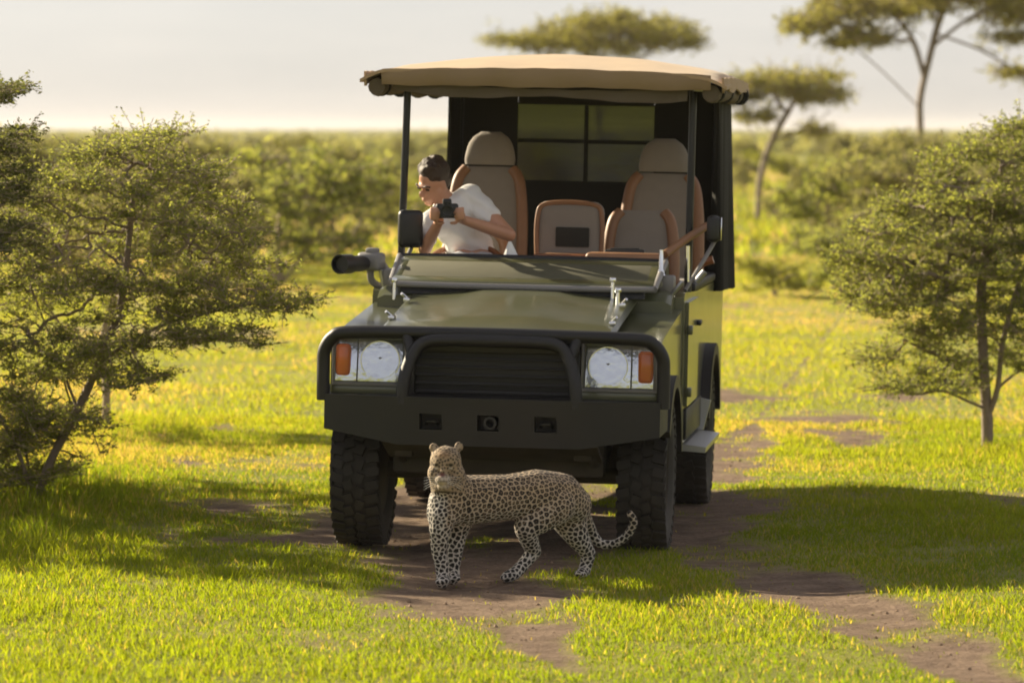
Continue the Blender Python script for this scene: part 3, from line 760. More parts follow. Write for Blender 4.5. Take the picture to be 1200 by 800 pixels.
for a, b_ in ((wx0, wxm - 0.012), (wxm + 0.012, wx1)):
    cbox('cross_bar', a + 0.001, b_ - 0.001, wzm - 0.012, wzm + 0.012, M['darkcanvas'], th=0.016)
    for z0, z1 in ((wz0, wzm - 0.013), (wzm + 0.013, wz1)):
        cbox('clear_pane', a - 0.012, b_ + 0.010, z0 - 0.012, z1 + 0.012, M['pane'], y=YR + 0.011 + 0.001 * (z0 > wzm) + 0.0005 * (a > wxm), th=0.0004)
a0, a1 = L(838, 118, 3.72), L(857, 340, 3.62)
hang('side_curtain', [(0.86, 3.55, 2.46), (0.88, 3.8, 2.46), (0.90, 4.1, 2.46), (0.875, 4.42, 2.46)][::1], lambda t: 1.22, M['darkcanvas'], veh, wav=0.035, n=40, seed=3)
hang('side_curtain', [(-0.80, 4.42, 2.46), (-0.815, 4.2, 2.46), (-0.82, 3.95, 2.46)], lambda t: 1.15, M['darkcanvas'], veh, wav=0.02, n=30, seed=4)

# --- seats
def cushion(bm, c, s, bev, rot=None):
    box(bm, c, s, rot, bev, 4)
def make_seat(name, cx, y, zb, zt, wid, head, lean=10):
    st = bpy.data.objects.new(name, None); link(st, veh); st.location = (cx, y, zb)
    h = zt - zb; hh = 0.20 if head else 0.0; bh = h - hh - (0.015 if head else 0)
    rot = RX(-lean); up = rot @ Vector((0, 0, 1))
    rows = []
    for i in range(9):                         # backrest: tapered slab
        t = i / 8; w_ = wid * (1 - 0.16 * t ** 2) / 2; dpt = 0.07 - 0.02 * t
        if i in (0, 8): w_ -= 0.02; dpt -= 0.02
        if i in (8,): w_ -= 0.03
        p = up * (bh * t); rr = []
        for k in range(20):
            a = 2 * math.pi * k / 20; ca, sa = math.cos(a), math.sin(a)
            rr.append(p + Vector((w_ * math.copysign(abs(ca) ** 0.4, ca), 0, 0)) + (rot @ Vector((0, dpt * math.copysign(abs(sa) ** 0.6, sa), 0))))
        rows.append(rr)
    bm = bm_new(); loft(bm, rows); obj('backrest', bm, M['seat'], st, smooth=50)
    for s in (-1, 1):                          # leather side bolsters
        bm = bm_new(); tube(bm, smooth_path([up * 0.0 + Vector((s * wid * 0.47, -0.05, 0)), up * bh * 0.5 + Vector((s * wid * 0.46, -0.05, 0)), up * bh * 0.86 + Vector((s * wid * 0.405, -0.04, 0)), up * bh * 0.985 + Vector((s * wid * 0.30, -0.02, 0))], 5), 0.034, 10)
        obj('bolster', bm, M['trim'], st, smooth=40)
    if head:
        rows = []
        for i in range(7):
            t = i / 6; w_ = 0.148 * (1.0, 1.03, 1.0, 0.95, 0.87, 0.72, 0.40)[i]; dpt = 0.058 * (0.7, 1, 1, 1, 0.9, 0.7, 0.3)[i]
            p = up * (bh + 0.015 + hh * t) + Vector((0, -0.02, 0)); rr = []
            for k in range(20):
                a = 2 * math.pi * k / 20; ca, sa = math.cos(a), math.sin(a)
                rr.append(p + Vector((w_ * math.copysign(abs(ca) ** 0.65, ca), dpt * math.copysign(abs(sa) ** 0.8, sa), 0)))
            rows.append(rr)
        bm = bm_new(); loft(bm, rows); obj('headrest', bm, M['seat'], st, smooth=50)
    bm = bm_new(); box(bm, (0, -0.27, -0.04), (wid, 0.50, 0.14), None, 0.045, 4); obj('seat_cushion', bm, M['seat'], st, smooth=40)
    bm = bm_new(); box(bm, (0, -0.22, -0.11 - (zb - 0.12 - 0.68) / 2), (wid * 0.85, 0.42, zb - 0.12 - 0.68 + 0.03), None, 0.01); obj('seat_base', bm, M['black'], st, smooth=40)
    return st
YS2 = 3.25
p = L(575, 152, YS2); make_seat('seat', p.x, YS2 - 0.1, p.z - 0.86, p.z, 0.46, True)
p = L(779, 160, YS2); make_seat('seat', p.x, YS2 - 0.1, p.z - 0.86, p.z, 0.48, True)
YS1 = 2.12
p = L(753, 246, YS1); make_seat('seat', p.x, YS1 - 0.05, p.z - 0.50, p.z, 0.41, False)
make_seat('seat', -0.43, YS1 + 0.05, 1.13, 1.60, 0.40, False)
p = L(669, 236, 2.0)                           # middle rest with a dark pocket
mr_ = rbox('centre_backrest', (p.x, 2.0, p.z - 0.19), (0.385, 0.13, 0.38), M['seat'], veh, 0.06, RX(-6), 5)
rbox('pocket', (p.x + 0.02, 1.925, p.z - 0.20), (0.19, 0.02, 0.11), M['darkcanvas'], mr_, 0.006)
rtube('piping', [(p.x - 0.18, 1.94, p.z - 0.36), (p.x - 0.185, 1.955, p.z - 0.10), (p.x - 0.13, 1.965, p.z - 0.015), (p.x + 0.13, 1.965, p.z - 0.015), (p.x + 0.185, 1.955, p.z - 0.10), (p.x + 0.18, 1.94, p.z - 0.36)], 0.014, M['trim'], mr_, 8)
rbox('centre_console', (p.x, 1.75, 1.10), (0.30, 0.8, 0.80), M['trim'], veh, 0.03)

# --- dashboard, steering wheel
bm = bm_new(); prism(bm, [(1.13, 0.95), (1.13, 1.44), (1.20, 1.485), (1.36, 1.47), (1.40, 1.38), (1.34, 0.95)], 'X', -0.74, 0.74); bevel_sharp(bm, 0.015, 2)
dash = obj('dashboard', bm, M['black'], veh, smooth=35)
a, b_ = L(625, 292, 1.42), L(765, 292, 1.42)
rbox('wood_trim', ((a.x + b_.x) / 2, 1.42, 1.475), (b_.x - a.x, 0.06, 0.07), M['wood'], dash, 0.015)
rbox('grab_cushion', (0.50, 1.24, 1.50), (0.42, 0.14, 0.06), M['trim'], dash, 0.025, None, 3)
sw = bpy.data.objects.new('steering_wheel', None); link(sw, veh); c = L(545, 312, 1.62); sw.location = c; sw.rotation_euler = (R(32), 0, 0)
bm = bm_new(); tube(bm, [(0.215 * math.cos(2 * math.pi * k / 32), 0.215 * math.sin(2 * math.pi * k / 32), 0) for k in range(32)], 0.017, 10, closed=True); obj('rim', bm, M['wood'], sw, smooth=40)
for k in range(3):
    an = R(90 + 120 * k); bm = bm_new(); tube(bm, [(0, 0, -0.03), (0.21 * math.cos(an), 0.21 * math.sin(an), 0)], 0.012, 8); obj('spoke', bm, M['steel'], sw, smooth=40)
bm = bm_new(); lathe(bm, [(0.0001, -0.30), (0.03, -0.30), (0.03, -0.05), (0.05, -0.04), (0.05, 0.0), (0.0001, 0.005)], 'Z', seg=16); obj('hub', bm, M['black'], sw, smooth=40)

# --- mirrors and fittings on both A pillars
def mirror(px, py, y, wd, hg, yawd, arm_to):
    c = L(px, py, y)
    mr = bpy.data.objects.new('side_mirror', None); link(mr, veh); mr.location = c
    bm = bm_new(); box(bm, (0, 0, 0), (wd, 0.07, hg), RZ(yawd), 0.028, 4); obj('mirror_housing', bm, M['camera'], mr, smooth=40)
    bm = bm_new(); box(bm, RZ(yawd) @ Vector((0, 0.037, 0)), (wd * 0.82, 0.006, hg * 0.85), RZ(yawd), 0.002); obj('mirror_glass', bm, M['chrome'], mr, smooth=40)
    bm = bm_new(); tube(bm, smooth_path([(0, 0.0, -hg * 0.3), (0.0, 0.03, -hg * 0.55), (Vector(arm_to) - c)], 5), 0.012, 8); obj('mirror_arm', bm, M['grey'], mr, smooth=40)
mirror(481, 268, 1.42, 0.14, 0.21, 12, (-0.78, 1.25, 1.33))
mirror(836, 268, 1.45, 0.075, 0.15, -70, (0.84, 1.25, 1.33))
a, b_ = L(779, 298, 1.25), L(829, 264, 1.60)
rtube('padded_grab_bar', [a, (a + b_) / 2 + Vector((0, 0, 0.004)), b_], 0.022, M['trim'], veh, 12)
# bright handles, brackets and bolts down the right hand A pillar
for (px0, py0, px1, py1, y, r_, mk) in ((806, 288, 806, 330, 1.25, 0.012, 'chrome'), (788, 345, 800, 330, 0.95, 0.014, 'steel'), (822, 308, 836, 304, 1.5, 0.024, 'wood'), (816, 330, 826, 318, 1.3, 0.018, 'steel'),
                                   (447, 316, 452, 345, 1.0, 0.016, 'steel'), (455, 338, 465, 352, 0.85, 0.012, 'chrome'), (440, 300, 452, 318, 1.05, 0.028, 'grey')):
    rtube('bracket', [L(px0, py0, y), L((px0 + px1) / 2, (py0 + py1) / 2, y), L(px1, py1, y)], r_, M[mk], veh, 8, 3)
# padded black stub at the rear corner
a = L(832, 445, 3.75)
rtube('corner_buffer', [(0.84, 3.75, a.z), (a.x, 3.75, a.z), (a.x + 0.03, 3.75, a.z)], 0.04, M['black'], veh, 12, 3)

# --- loose things on and by the vehicle
def top_mesh(name, bm, m, label, cat, smooth=35):
    return tag(obj(name, bm, m, None, smooth), label, cat)
cmo = empty('camera_on_clamp', VM @ L(412, 309, 0.85)); cmo.rotation_euler = (0, VROLL, VYAW)
tag(cmo, 'camera with black lens clamped outside the windscreen frame above the amber indicator', 'camera')
bm = bm_new(); lathe(bm, [(0.0001, -0.10), (0.040, -0.10), (0.047, -0.13), (0.053, -0.13), (0.053, -0.02), (0.044, 0.0), (0.044, 0.10), (0.036, 0.14), (0.0001, 0.14)], 'Y', c=(0, 0, 0), seg=24)
bmesh.ops.rotate(bm, cent=(0, 0, 0), matrix=RZ(-22), verts=bm.verts); obj('lens', bm, M['camera'], cmo, smooth=40)
bm = bm_new(); box(bm, (0.085, 0.17, 0.01), (0.14, 0.09, 0.10), RZ(-22), 0.02, 3); box(bm, (0.09, 0.17, 0.065), (0.06, 0.07, 0.04), RZ(-22), 0.012); obj('camera_body', bm, M['grey'], cmo, smooth=40)
bm = bm_new(); tube(bm, smooth_path([(0.08, 0.17, -0.03), (0.09, 0.18, -0.10), (0.16, 0.22, -0.14)], 5), 0.020, 10); obj('clamp_arm', bm, M['grey'], cmo, smooth=40)

c = VM @ L(600, 296, 1.27)
bm = bm_new()
ring = [Vector((0.062 * math.cos(a_) * (1.0 if k % 2 else 0.85), 0.035 * math.sin(a_), -0.055)) for k, a_ in enumerate([2 * math.pi * i / 10 for i in range(10)])]
ap = [Vector((-0.012 + 0.008 * math.cos(2 * math.pi * i / 10), 0.006 * math.sin(2 * math.pi * i / 10), 0.062)) for i in range(10)]
loft(bm, [ring, ap]); bmesh.ops.translate(bm, vec=c, verts=bm.verts)
top_mesh('folded_napkin', bm, M['paper'], 'white folded paper cone standing on the dashboard', 'paper', 20)
c = VM @ L(733, 276, 1.42)
c = VM @ Vector((L(733, 276, 1.42).x, 1.42, 1.527))
bm = bm_new(); box(bm, c, (0.22, 0.12, 0.032), RZ(-4), 0.008); box(bm, c + Vector((0.0, 0, 0.018)), (0.16, 0.08, 0.012), RZ(-4), 0.004)
top_mesh('flat_case', bm, M['camera'], 'flat black case lying on the wooden dashboard trim', 'case')

# ------------------------------------------------------------------ flesh: union of capsules and ellipsoids, voxel-remeshed into one skin
_ico = bmesh.new(); bmesh.ops.create_icosphere(_ico, subdivisions=2, radius=1.0)
ICO = np.array([v.co[:] for v in _ico.verts]); ICOF = [[v.index for v in f.verts] for f in _ico.faces]; _ico.free()
def blob_mesh(name, caps, ells, voxel, smooth_it=4, fac=0.5):
    bm = bm_new()
    for (p0, r0, p1, r1) in caps:
        p0, p1 = Vector(p0), Vector(p1)
        vs = [bm.verts.new(Vector(v * r0) + p0) for v in ICO] + [bm.verts.new(Vector(v * r1) + p1) for v in ICO]
        r = bmesh.ops.convex_hull(bm, input=vs)
        dead = [v for v in vs if v.is_valid and not v.link_faces]
        bmesh.ops.delete(bm, geom=dead, context='VERTS')
    for (c, s_, rot) in ells:
        vs = [bm.verts.new(Vector(c) + (rot @ Vector(v * np.array(s_)) if rot is not None else Vector(v * np.array(s_)))) for v in ICO]
        for f in ICOF: bm.faces.new([vs[i] for i in f])
    bmesh.ops.recalc_face_normals(bm, faces=bm.faces)
    me = bpy.data.meshes.new(name + '_raw'); bm.to_mesh(me); bm.free()
    o = bpy.data.objects.new(name + '_raw', me); COL.objects.link(o)
    md = o.modifiers.new('r', 'REMESH'); md.mode = 'VOXEL'; md.voxel_size = voxel
    ms = o.modifiers.new('s', 'SMOOTH'); ms.iterations = smooth_it; ms.factor = fac
    dg = bpy.context.evaluated_depsgraph_get()
    out = bpy.data.meshes.new_from_object(o.evaluated_get(dg)); out.name = name
    bpy.data.objects.remove(o); bpy.data.meshes.remove(me)
    out.shade_smooth()
    return out
def chain(pts):
    return [(pts[i][0], pts[i][1], pts[i + 1][0], pts[i + 1][1]) for i in range(len(pts) - 1)]

# ------------------------------------------------------------------ leopard
from mathutils import noise as mnoise
def K(px, py, d, r): return (P(px, py, d), r)
caps = []
caps += chain([K(538, 587, 21.10, 0.125), K(565, 585, 21.14, 0.117), K(595, 583, 21.20, 0.112), K(628, 580, 21.28, 0.125), K(656, 582, 21.37, 0.119), K(672, 592, 21.43, 0.095)])
caps += chain([K(536, 588, 21.09, 0.110), K(524, 592, 21.04, 0.100), K(519, 602, 21.02, 0.083)])
caps += chain([K(533, 580, 21.06, 0.108), K(525, 566, 21.02, 0.093), K(522, 550, 21.00, 0.083)])
ells = [(P(522, 541, 20.97), (0.080, 0.088, 0.079), None), (P(518.5, 562, 20.905), (0.040, 0.050, 0.030), None), (P(519, 570, 20.92), (0.032, 0.042, 0.024), None),
        (P(509.5, 555, 20.95), (0.038, 0.055, 0.046), None), (P(535, 556, 20.96), (0.042, 0.055, 0.050), None), (P(519.5, 551, 20.925), (0.022, 0.050, 0.046), None),
        (P(508, 525, 20.98), (0.023, 0.015, 0.026), None), (P(537.5, 524, 20.99), (0.023, 0.015, 0.027), None)]
# front legs
caps += chain([K(519, 604, 21.0, 0.072), K(515, 624, 20.99, 0.052), K(514, 646, 21.01, 0.038), K(518, 668, 21.02, 0.033), K(519, 680, 21.02, 0.035), K(518, 683, 20.96, 0.032)])
caps += chain([K(538, 602, 21.13, 0.082), K(535, 626, 21.15, 0.052), K(533, 648, 21.14, 0.038), K(531, 666, 21.13, 0.033), K(531, 675, 21.13, 0.034), K(530, 679, 21.07, 0.031)])
for (px, py, d) in ((518, 684, 20.95), (531, 680, 21.06)):
    for k in (-1.5, -0.5, 0.5, 1.5):
        c = P(px, py, d); ells.append((c + Vector((k * 0.016, -0.012 + 0.004 * abs(k), 0.007)), (0.011, 0.020, 0.015), None))
# hind legs
caps += chain([K(650, 592, 21.30, 0.107), K(632, 605, 21.24, 0.088), K(617, 618, 21.20, 0.063), K(620, 633, 21.23, 0.047), K(626, 647, 21.28, 0.037), K(613, 663, 21.25, 0.032), K(603, 673, 21.20, 0.033), K(594, 677, 21.16, 0.029)])
caps += chain([K(660, 594, 21.46, 0.107), K(668, 611, 21.47, 0.087), K(675, 627, 21.46, 0.063), K(684, 641, 21.48, 0.046), K(690, 650, 21.50, 0.037), K(687, 663, 21.50, 0.032), K(685, 670, 21.49, 0.033), K(681, 673, 21.44, 0.027)])
for (px, py, d, dx) in ((592, 678.5, 21.13, -1), (679, 674, 21.42, -1)):
    for k in (-1.5, -0.5, 0.5, 1.5):
        c = P(px, py, d); ells.append((c + Vector((-0.010 + 0.004 * abs(k), k * 0.015, 0.005)), (0.019, 0.011, 0.014), None))
# tail
tp = smooth_path([P(680, 598, 21.50), P(692, 622, 21.58), P(703, 637, 21.60), P(720, 638, 21.58), P(735, 628, 21.55), P(743, 613, 21.52), P(738.5, 602, 21.50)], 4)
tr = np.interp(np.linspace(0, 1, len(tp)), [0, 0.2, 0.5, 0.85, 1], [0.046, 0.028, 0.022, 0.021, 0.017])
caps += chain([(p, float(r)) for p, r in zip(tp, tr)])
lm = blob_mesh('leopard', caps, ells, 0.0046, 7)
n = len(lm.vertices); co = np.empty(n * 3, np.float32); lm.vertices.foreach_get('co', co); co = co.reshape(-1, 3)
no = np.empty(n * 3, np.float32); lm.vertices.foreach_get('normal', no); no = no.reshape(-1, 3)
ppx = 600 + co[:, 0] / co[:, 1] * FPX; ppy = HORIZ + (CAMH - co[:, 2]) / co[:, 1] * FPX     # body map: along / down the animal
under = np.clip((-no[:, 2] - 0.05) * 1.3, 0, 1)
leg = np.clip((ppy - 605) / 25, 0, 1); tail = ((ppx > 696) | ((ppx > 690) & (ppy < 640) & (ppy > 615))).astype(float)
head = ((ppy < 578) & (ppx < 547) & (co[:, 1] < 21.06)).astype(float)
chest = np.clip((530 - ppx) / 12, 0, 1) * np.clip((ppy - 572) / 10, 0, 1)
pale = np.clip(np.maximum.reduce([under * 0.8, leg * 0.75, chest * 0.8, np.clip((ppy - 578) / 40, 0, 1) * 0.45]), 0, 1)
muz = np.exp(-((ppx - 519) ** 2 + (ppy - 566) ** 2) / 90.0) * head
pale = np.maximum(pale * (1 - head * 0.7), muz * 0.6)
tawny = np.array([0.44, 0.325, 0.20]); white = np.array([0.64, 0.60, 0.54])
colr = tawny * (1 - pale[:, None]) + white * pale[:, None]
colr = colr * (1 - 0.25 * head[:, None] * (1 - muz[:, None]))
# spots: blue-noise seeds over the skin, rosettes on the flanks, solid spots on head, legs, tail
size = np.where(head > 0.5, 0.0125, np.where((leg > 0.5) | (tail > 0.5), 0.0180, 0.0190)); size = np.where((chest > 0.5) & (leg < 0.5), 0.0155, size)
r_ = np.random.default_rng(4); order = r_.permutation(n)[:16000]
cell = {}; seeds = []
for i in order:
    s_ = size[i]; k = tuple((co[i] / 0.035).astype(int)); ok = True
    for a in (-1, 0, 1):
        for b_ in (-1, 0, 1):
            for c in (-1, 0, 1):
                for j in cell.get((k[0] + a, k[1] + b_, k[2] + c), ()):
                    if np.sum((co[j] - co[i]) ** 2) < (0.5 * (s_ + size[j])) ** 2 * 1.05: ok = False; break
                if not ok: break
            if not ok: break
        if not ok: break
    if ok: seeds.append(i); cell.setdefault(k, []).append(i)
kd = KDTree(len(seeds))
for q, i in enumerate(seeds): kd.insert(Vector(co[i]), q)
kd.balance()
srnd = r_.random(len(seeds)); vr = r_.random(n)
spot = np.zeros(n); inner = np.zeros(n)
for i in range(n):
    (c1, q, d1), (c2, q2, d2) = kd.find_n(Vector(co[i]), 2); s_ = size[seeds[q]]
    nz_ = mnoise.noise(Vector(co[i]) * 75); bord = (d2 - d1) / s_ + nz_ * 0.16
    if head[i] > 0.5:
        t = d1 / s_ + (vr[i] - 0.5) * 0.1; spot[i] = 1.0 if t < 0.46 else 0.0
    else:
        lo = 0.26 + 0.16 * (srnd[q] - 0.5)                     # pale net between dark cells
        spot[i] = min(1.0, max(0.0, (bord - lo) / 0.10))
        if s_ > 0.0185 and d1 / s_ < 0.20: inner[i] = 0.75
spot *= np.where(head > 0.5, 0.9, 1.0); spot *= 1 - muz * 0.8; 
dark = np.array([0.020, 0.017, 0.015]); och = np.array([0.27, 0.175, 0.095])
colr = colr * (1 - spot[:, None]) + (dark * (1 - inner[:, None]) + och * inner[:, None]) * spot[:, None]
def dab(px, py, rx, ry, c, a=1.0):
    k = (np.exp(-(((ppx - px) / rx) ** 2 + ((ppy - py) / ry) ** 2) ** 2) * (no[:, 1] < 0.2) * head * a)[:, None]
    global colr; colr = colr * (1 - k) + np.array(c) * k
dab(511, 545, 3.4, 2.0, (0.02, 0.018, 0.01)); dab(528, 545, 3.6, 2.0, (0.02, 0.018, 0.01))
dab(518, 556.5, 4.2, 2.6, (0.14, 0.055, 0.045)); dab(519, 564.5, 6, 0.9, (0.05, 0.035, 0.03), 0.8)
dab(511, 549, 2.5, 1.0, (0.6, 0.55, 0.45), 0.8); dab(528, 549, 2.5, 1.0, (0.6, 0.55, 0.45), 0.8); dab(519, 533, 9, 5, (0.36, 0.22, 0.11), 0.5); dab(508, 525, 3, 3, (0.45, 0.36, 0.27), 0.6); dab(537, 524, 3, 3, (0.45, 0.36, 0.27), 0.6)
dab(518, 577, 16, 1.4, (0.04, 0.03, 0.02), 0.85)
a = lm.color_attributes.new('Col', 'FLOAT_COLOR', 'POINT'); c4 = np.ones((n, 4), np.float32); c4[:, :3] = colr; a.data.foreach_set('color', c4.ravel())
fm = bpy.data.materials.new('leopard_fur'); fm.use_nodes = True; fn = fm.node_tree; fb = fn.nodes['Principled BSDF']
fa = fn.nodes.new('ShaderNodeAttribute'); fa.attribute_name = 'Col'; fn.links.new(fa.outputs['Color'], fb.inputs['Base Color'])
fb.inputs['Roughness'].default_value = 0.75; fb.inputs['Sheen Weight'].default_value = 0.08; fb.inputs['Specular IOR Level'].default_value = 0.2
fz = fn.nodes.new('ShaderNodeTexNoise'); fz.inputs['Scale'].default_value = 120; fz.inputs['Detail'].default_value = 3
ft = fn.nodes.new('ShaderNodeTexCoord'); fn.links.new(ft.outputs['Object'], fz.inputs['Vector'])
fp_ = fn.nodes.new('ShaderNodeBump'); fp_.inputs['Strength'].default_value = 0.5; fp_.inputs['Distance'].default_value = 0.006
fn.links.new(fz.outputs['Fac'], fp_.inputs['Height']); fn.links.new(fp_.outputs[0], fb.inputs['Normal'])
lm.materials.clear(); lm.materials.append(fm)
leo = bpy.data.objects.new('leopard', lm); COL.objects.link(leo)
tag(leo, 'spotted leopard standing side on in front of the bumper, tail curled up', 'leopard')
# whiskers
bm = bm_new(); wr = random.Random(2)
for s in (-1, 1):
    for k in range(5):
        a0 = P(518.5 + s * 5.5, 560 + k * 1.6, 20.865); tube(bm, [a0, a0 + Vector((s * 0.035, 0.0, 0.004 - k * 0.004)), a0 + Vector((s * 0.068, 0.012, -0.002 - k * 0.008))], [0.0007, 0.0006, 0.0004], 4)
obj('whiskers', bm, M['paper'], leo)

# ------------------------------------------------------------------ driver: leaning sideways over the door, camera at the chest
D = 24.66
hd = P(507, 214, D)
neck0, neck1 = P(524, 238, D + 0.05), P(513, 224, D)
shL, shR = P(551, 230, D + 0.06), P(503, 262, D - 0.04)
chest_, belly_, hip_ = P(530, 254, D + 0.05), P(545, 278, D + 0.14), P(556, 306, D + 0.24)
elL, wrL = P(597, 275, D - 0.10), P(541, 257, D - 0.30)
elR, wrR = P(498, 292, D - 0.12), P(515, 258, D - 0.30)
caps = chain([(hip_, 0.125), (belly_, 0.115), (chest_, 0.115)]) + chain([(chest_, 0.10), (neck0, 0.060), (neck1, 0.054)])
caps += chain([(shL, 0.056), ((shL + elL) / 2, 0.048), (elL, 0.038), ((elL * 0.6 + wrL * 0.4), 0.037), (wrL, 0.026)])
caps += chain([(shR, 0.056), ((shR + elR) / 2, 0.047), (elR, 0.038), ((elR * 0.6 + wrR * 0.4), 0.036), (wrR, 0.026)])
caps += chain([(shL, 0.06), (chest_, 0.10), (shR, 0.06)])
kn = [P(520, 318, D - 0.28), P(575, 318, D - 0.25)]
for k_ in kn: caps += chain([(hip_, 0.10), (k_, 0.075), (k_ + Vector((0, -0.05, -0.40)), 0.05)])
hrot = Euler((R(27), R(10), R(-42))).to_matrix()
def HP(x, y, z): return hd + hrot @ Vector((x, y, z))          # head space: -y is the face
ells = [(HP(0, 0.012, 0.018), (0.074, 0.094, 0.100), hrot), (HP(0, -0.030, -0.055), (0.054, 0.058, 0.062), hrot), (HP(0, -0.058, -0.098), (0.030, 0.026, 0.020), hrot),
        (HP(0, -0.098, -0.022), (0.013, 0.020, 0.024), hrot), (HP(0, -0.102, -0.034), (0.016, 0.014, 0.010), hrot), (HP(0, -0.084, 0.020), (0.052, 0.014, 0.010), hrot),
        (HP(-0.074, 0.012, -0.012), (0.010, 0.020, 0.032), hrot), (HP(0.074, 0.012, -0.012), (0.010, 0.020, 0.032), hrot),
        (HP(0, -0.086, -0.064), (0.024, 0.012, 0.006), hrot), (HP(0, -0.084, -0.074), (0.021, 0.012, 0.006), hrot)]
# hands close round the camera body
camc = P(524, 247, D - 0.40)
for wr_, side in ((wrL, 1), (wrR, -1)):
    palm = camc + Vector((side * 0.072, 0.03, -0.025)); caps += chain([(wr_, 0.026), (palm, 0.030)])
    for k in range(4):
        b0 = palm + Vector((side * 0.012, -0.012, 0.036 - k * 0.019)); ln = (0.9, 1.0, 0.95, 0.8)[k]
        b1 = b0 + Vector((side * 0.004, -0.040 * ln, 0.004)); b2 = b1 + Vector((-side * 0.030 * ln, -0.012, -0.002)); b3 = b2 + Vector((-side * 0.020 * ln, 0.006, -0.004))
        caps += chain([(b0, 0.0100), (b1, 0.0092), (b2, 0.0084), (b3, 0.0072)])
    t0 = palm + Vector((-side * 0.004, 0.004, -0.022)); caps += chain([(t0, 0.012), (t0 + Vector((-side * 0.026, -0.010, -0.022)), 0.0105), (t0 + Vector((-side * 0.048, -0.026, -0.020)), 0.0085)])
pm = blob_mesh('person', caps, ells, 0.007, 3); pm.materials.append(M['skin'])
person = bpy.data.objects.new('person', pm); COL.objects.link(person)
tag(person, 'person in white short-sleeved shirt leaning over the steering wheel holding a camera', 'person')
caps = chain([(hip_, 0.140), (belly_, 0.130), (chest_, 0.130)]) + chain([(chest_, 0.112), (neck0 + Vector((0, 0, -0.012)), 0.075)])
caps += chain([(shL, 0.072), (shL * 0.52 + elL * 0.48, 0.066)]) + chain([(shR, 0.072), (shR * 0.5 + elR * 0.5, 0.066)]) + chain([(shL, 0.074), (chest_, 0.115), (shR, 0.074)])
sm_ = blob_mesh('shirt', caps, [], 0.009, 5)
v = np.empty(len(sm_.vertices) * 3, np.float32); sm_.vertices.foreach_get('co', v); v = v.reshape(-1, 3)
v[:, 1] += 0.006 * np.sin(v[:, 2] * 70 + v[:, 0] * 40); v[:, 0] += 0.005 * np.sin(v[:, 2] * 55 - v[:, 0] * 30)     # folds
sm_.vertices.foreach_set('co', v.ravel()); sm_.materials.append(M['white']); link(bpy.data.objects.new('shirt', sm_), person)
caps = []
for k_ in kn: caps += chain([(hip_ + Vector((0, 0, -0.05)), 0.135), (k_, 0.09), (k_ + Vector((0, -0.05, -0.40)), 0.065)])
tm = blob_mesh('trousers', caps, [], 0.012, 4); tm.materials.append(M['denim']); link(bpy.data.objects.new('trousers', tm), person)
hr = random.Random(3); ells = [(HP(0, 0.030, 0.050), (0.083, 0.100, 0.090), hrot), (HP(0, 0.055, 0.0), (0.076, 0.070, 0.075), hrot)]
for k in range(46):                            # tousled short hair
    th = hr.uniform(0, 2 * math.pi); ph = hr.uniform(0.15, 1.35)
    dx, dy, dz = math.sin(ph) * math.cos(th), math.sin(ph) * math.sin(th), math.cos(ph)
    if dy < -0.55 and dz < 0.55: continue
    ells.append((HP(dx * 0.080, 0.028 + dy * 0.094, 0.050 + dz * 0.088), (0.018, 0.020, 0.010), hrot @ Euler((hr.random() * 3, hr.random() * 3, 0)).to_matrix()))
hm_ = blob_mesh('hair', [], ells, 0.006, 5); hm_.materials.append(M['hair']); link(bpy.data.objects.new('hair', hm_), person)
# eyes and brows
bm = bm_new()
for s_ in (-1, 1):
    box(bm, HP(s_ * 0.032, -0.078, 0.000), (0.026, 0.012, 0.011), hrot, 0.004, 2)
    tube(bm, [HP(s_ * 0.014, -0.092, 0.020), HP(s_ * 0.034, -0.088, 0.026), HP(s_ * 0.054, -0.072, 0.018)], 0.005, 6)
obj('eyes_and_brows', bm, M['hair'], person, smooth=40)
hc = empty('held_camera', camc); tag(hc, 'black camera held at the chest by the person in the white shirt', 'camera')
bm = bm_new(); box(bm, (0, 0, 0), (0.125, 0.06, 0.082), None, 0.014, 3); box(bm, (0, -0.004, 0.05), (0.05, 0.05, 0.036), None, 0.010, 2); obj('camera_body', bm, M['camera'], hc, smooth=40)
bm = bm_new(); lathe(bm, [(0.034, -0.02), (0.034, -0.075), (0.038, -0.08), (0.038, -0.11), (0.030, -0.11), (0.028, -0.09), (0.0001, -0.088)], 'Y', seg=22); obj('lens', bm, M['blackmetal'], hc, smooth=40)

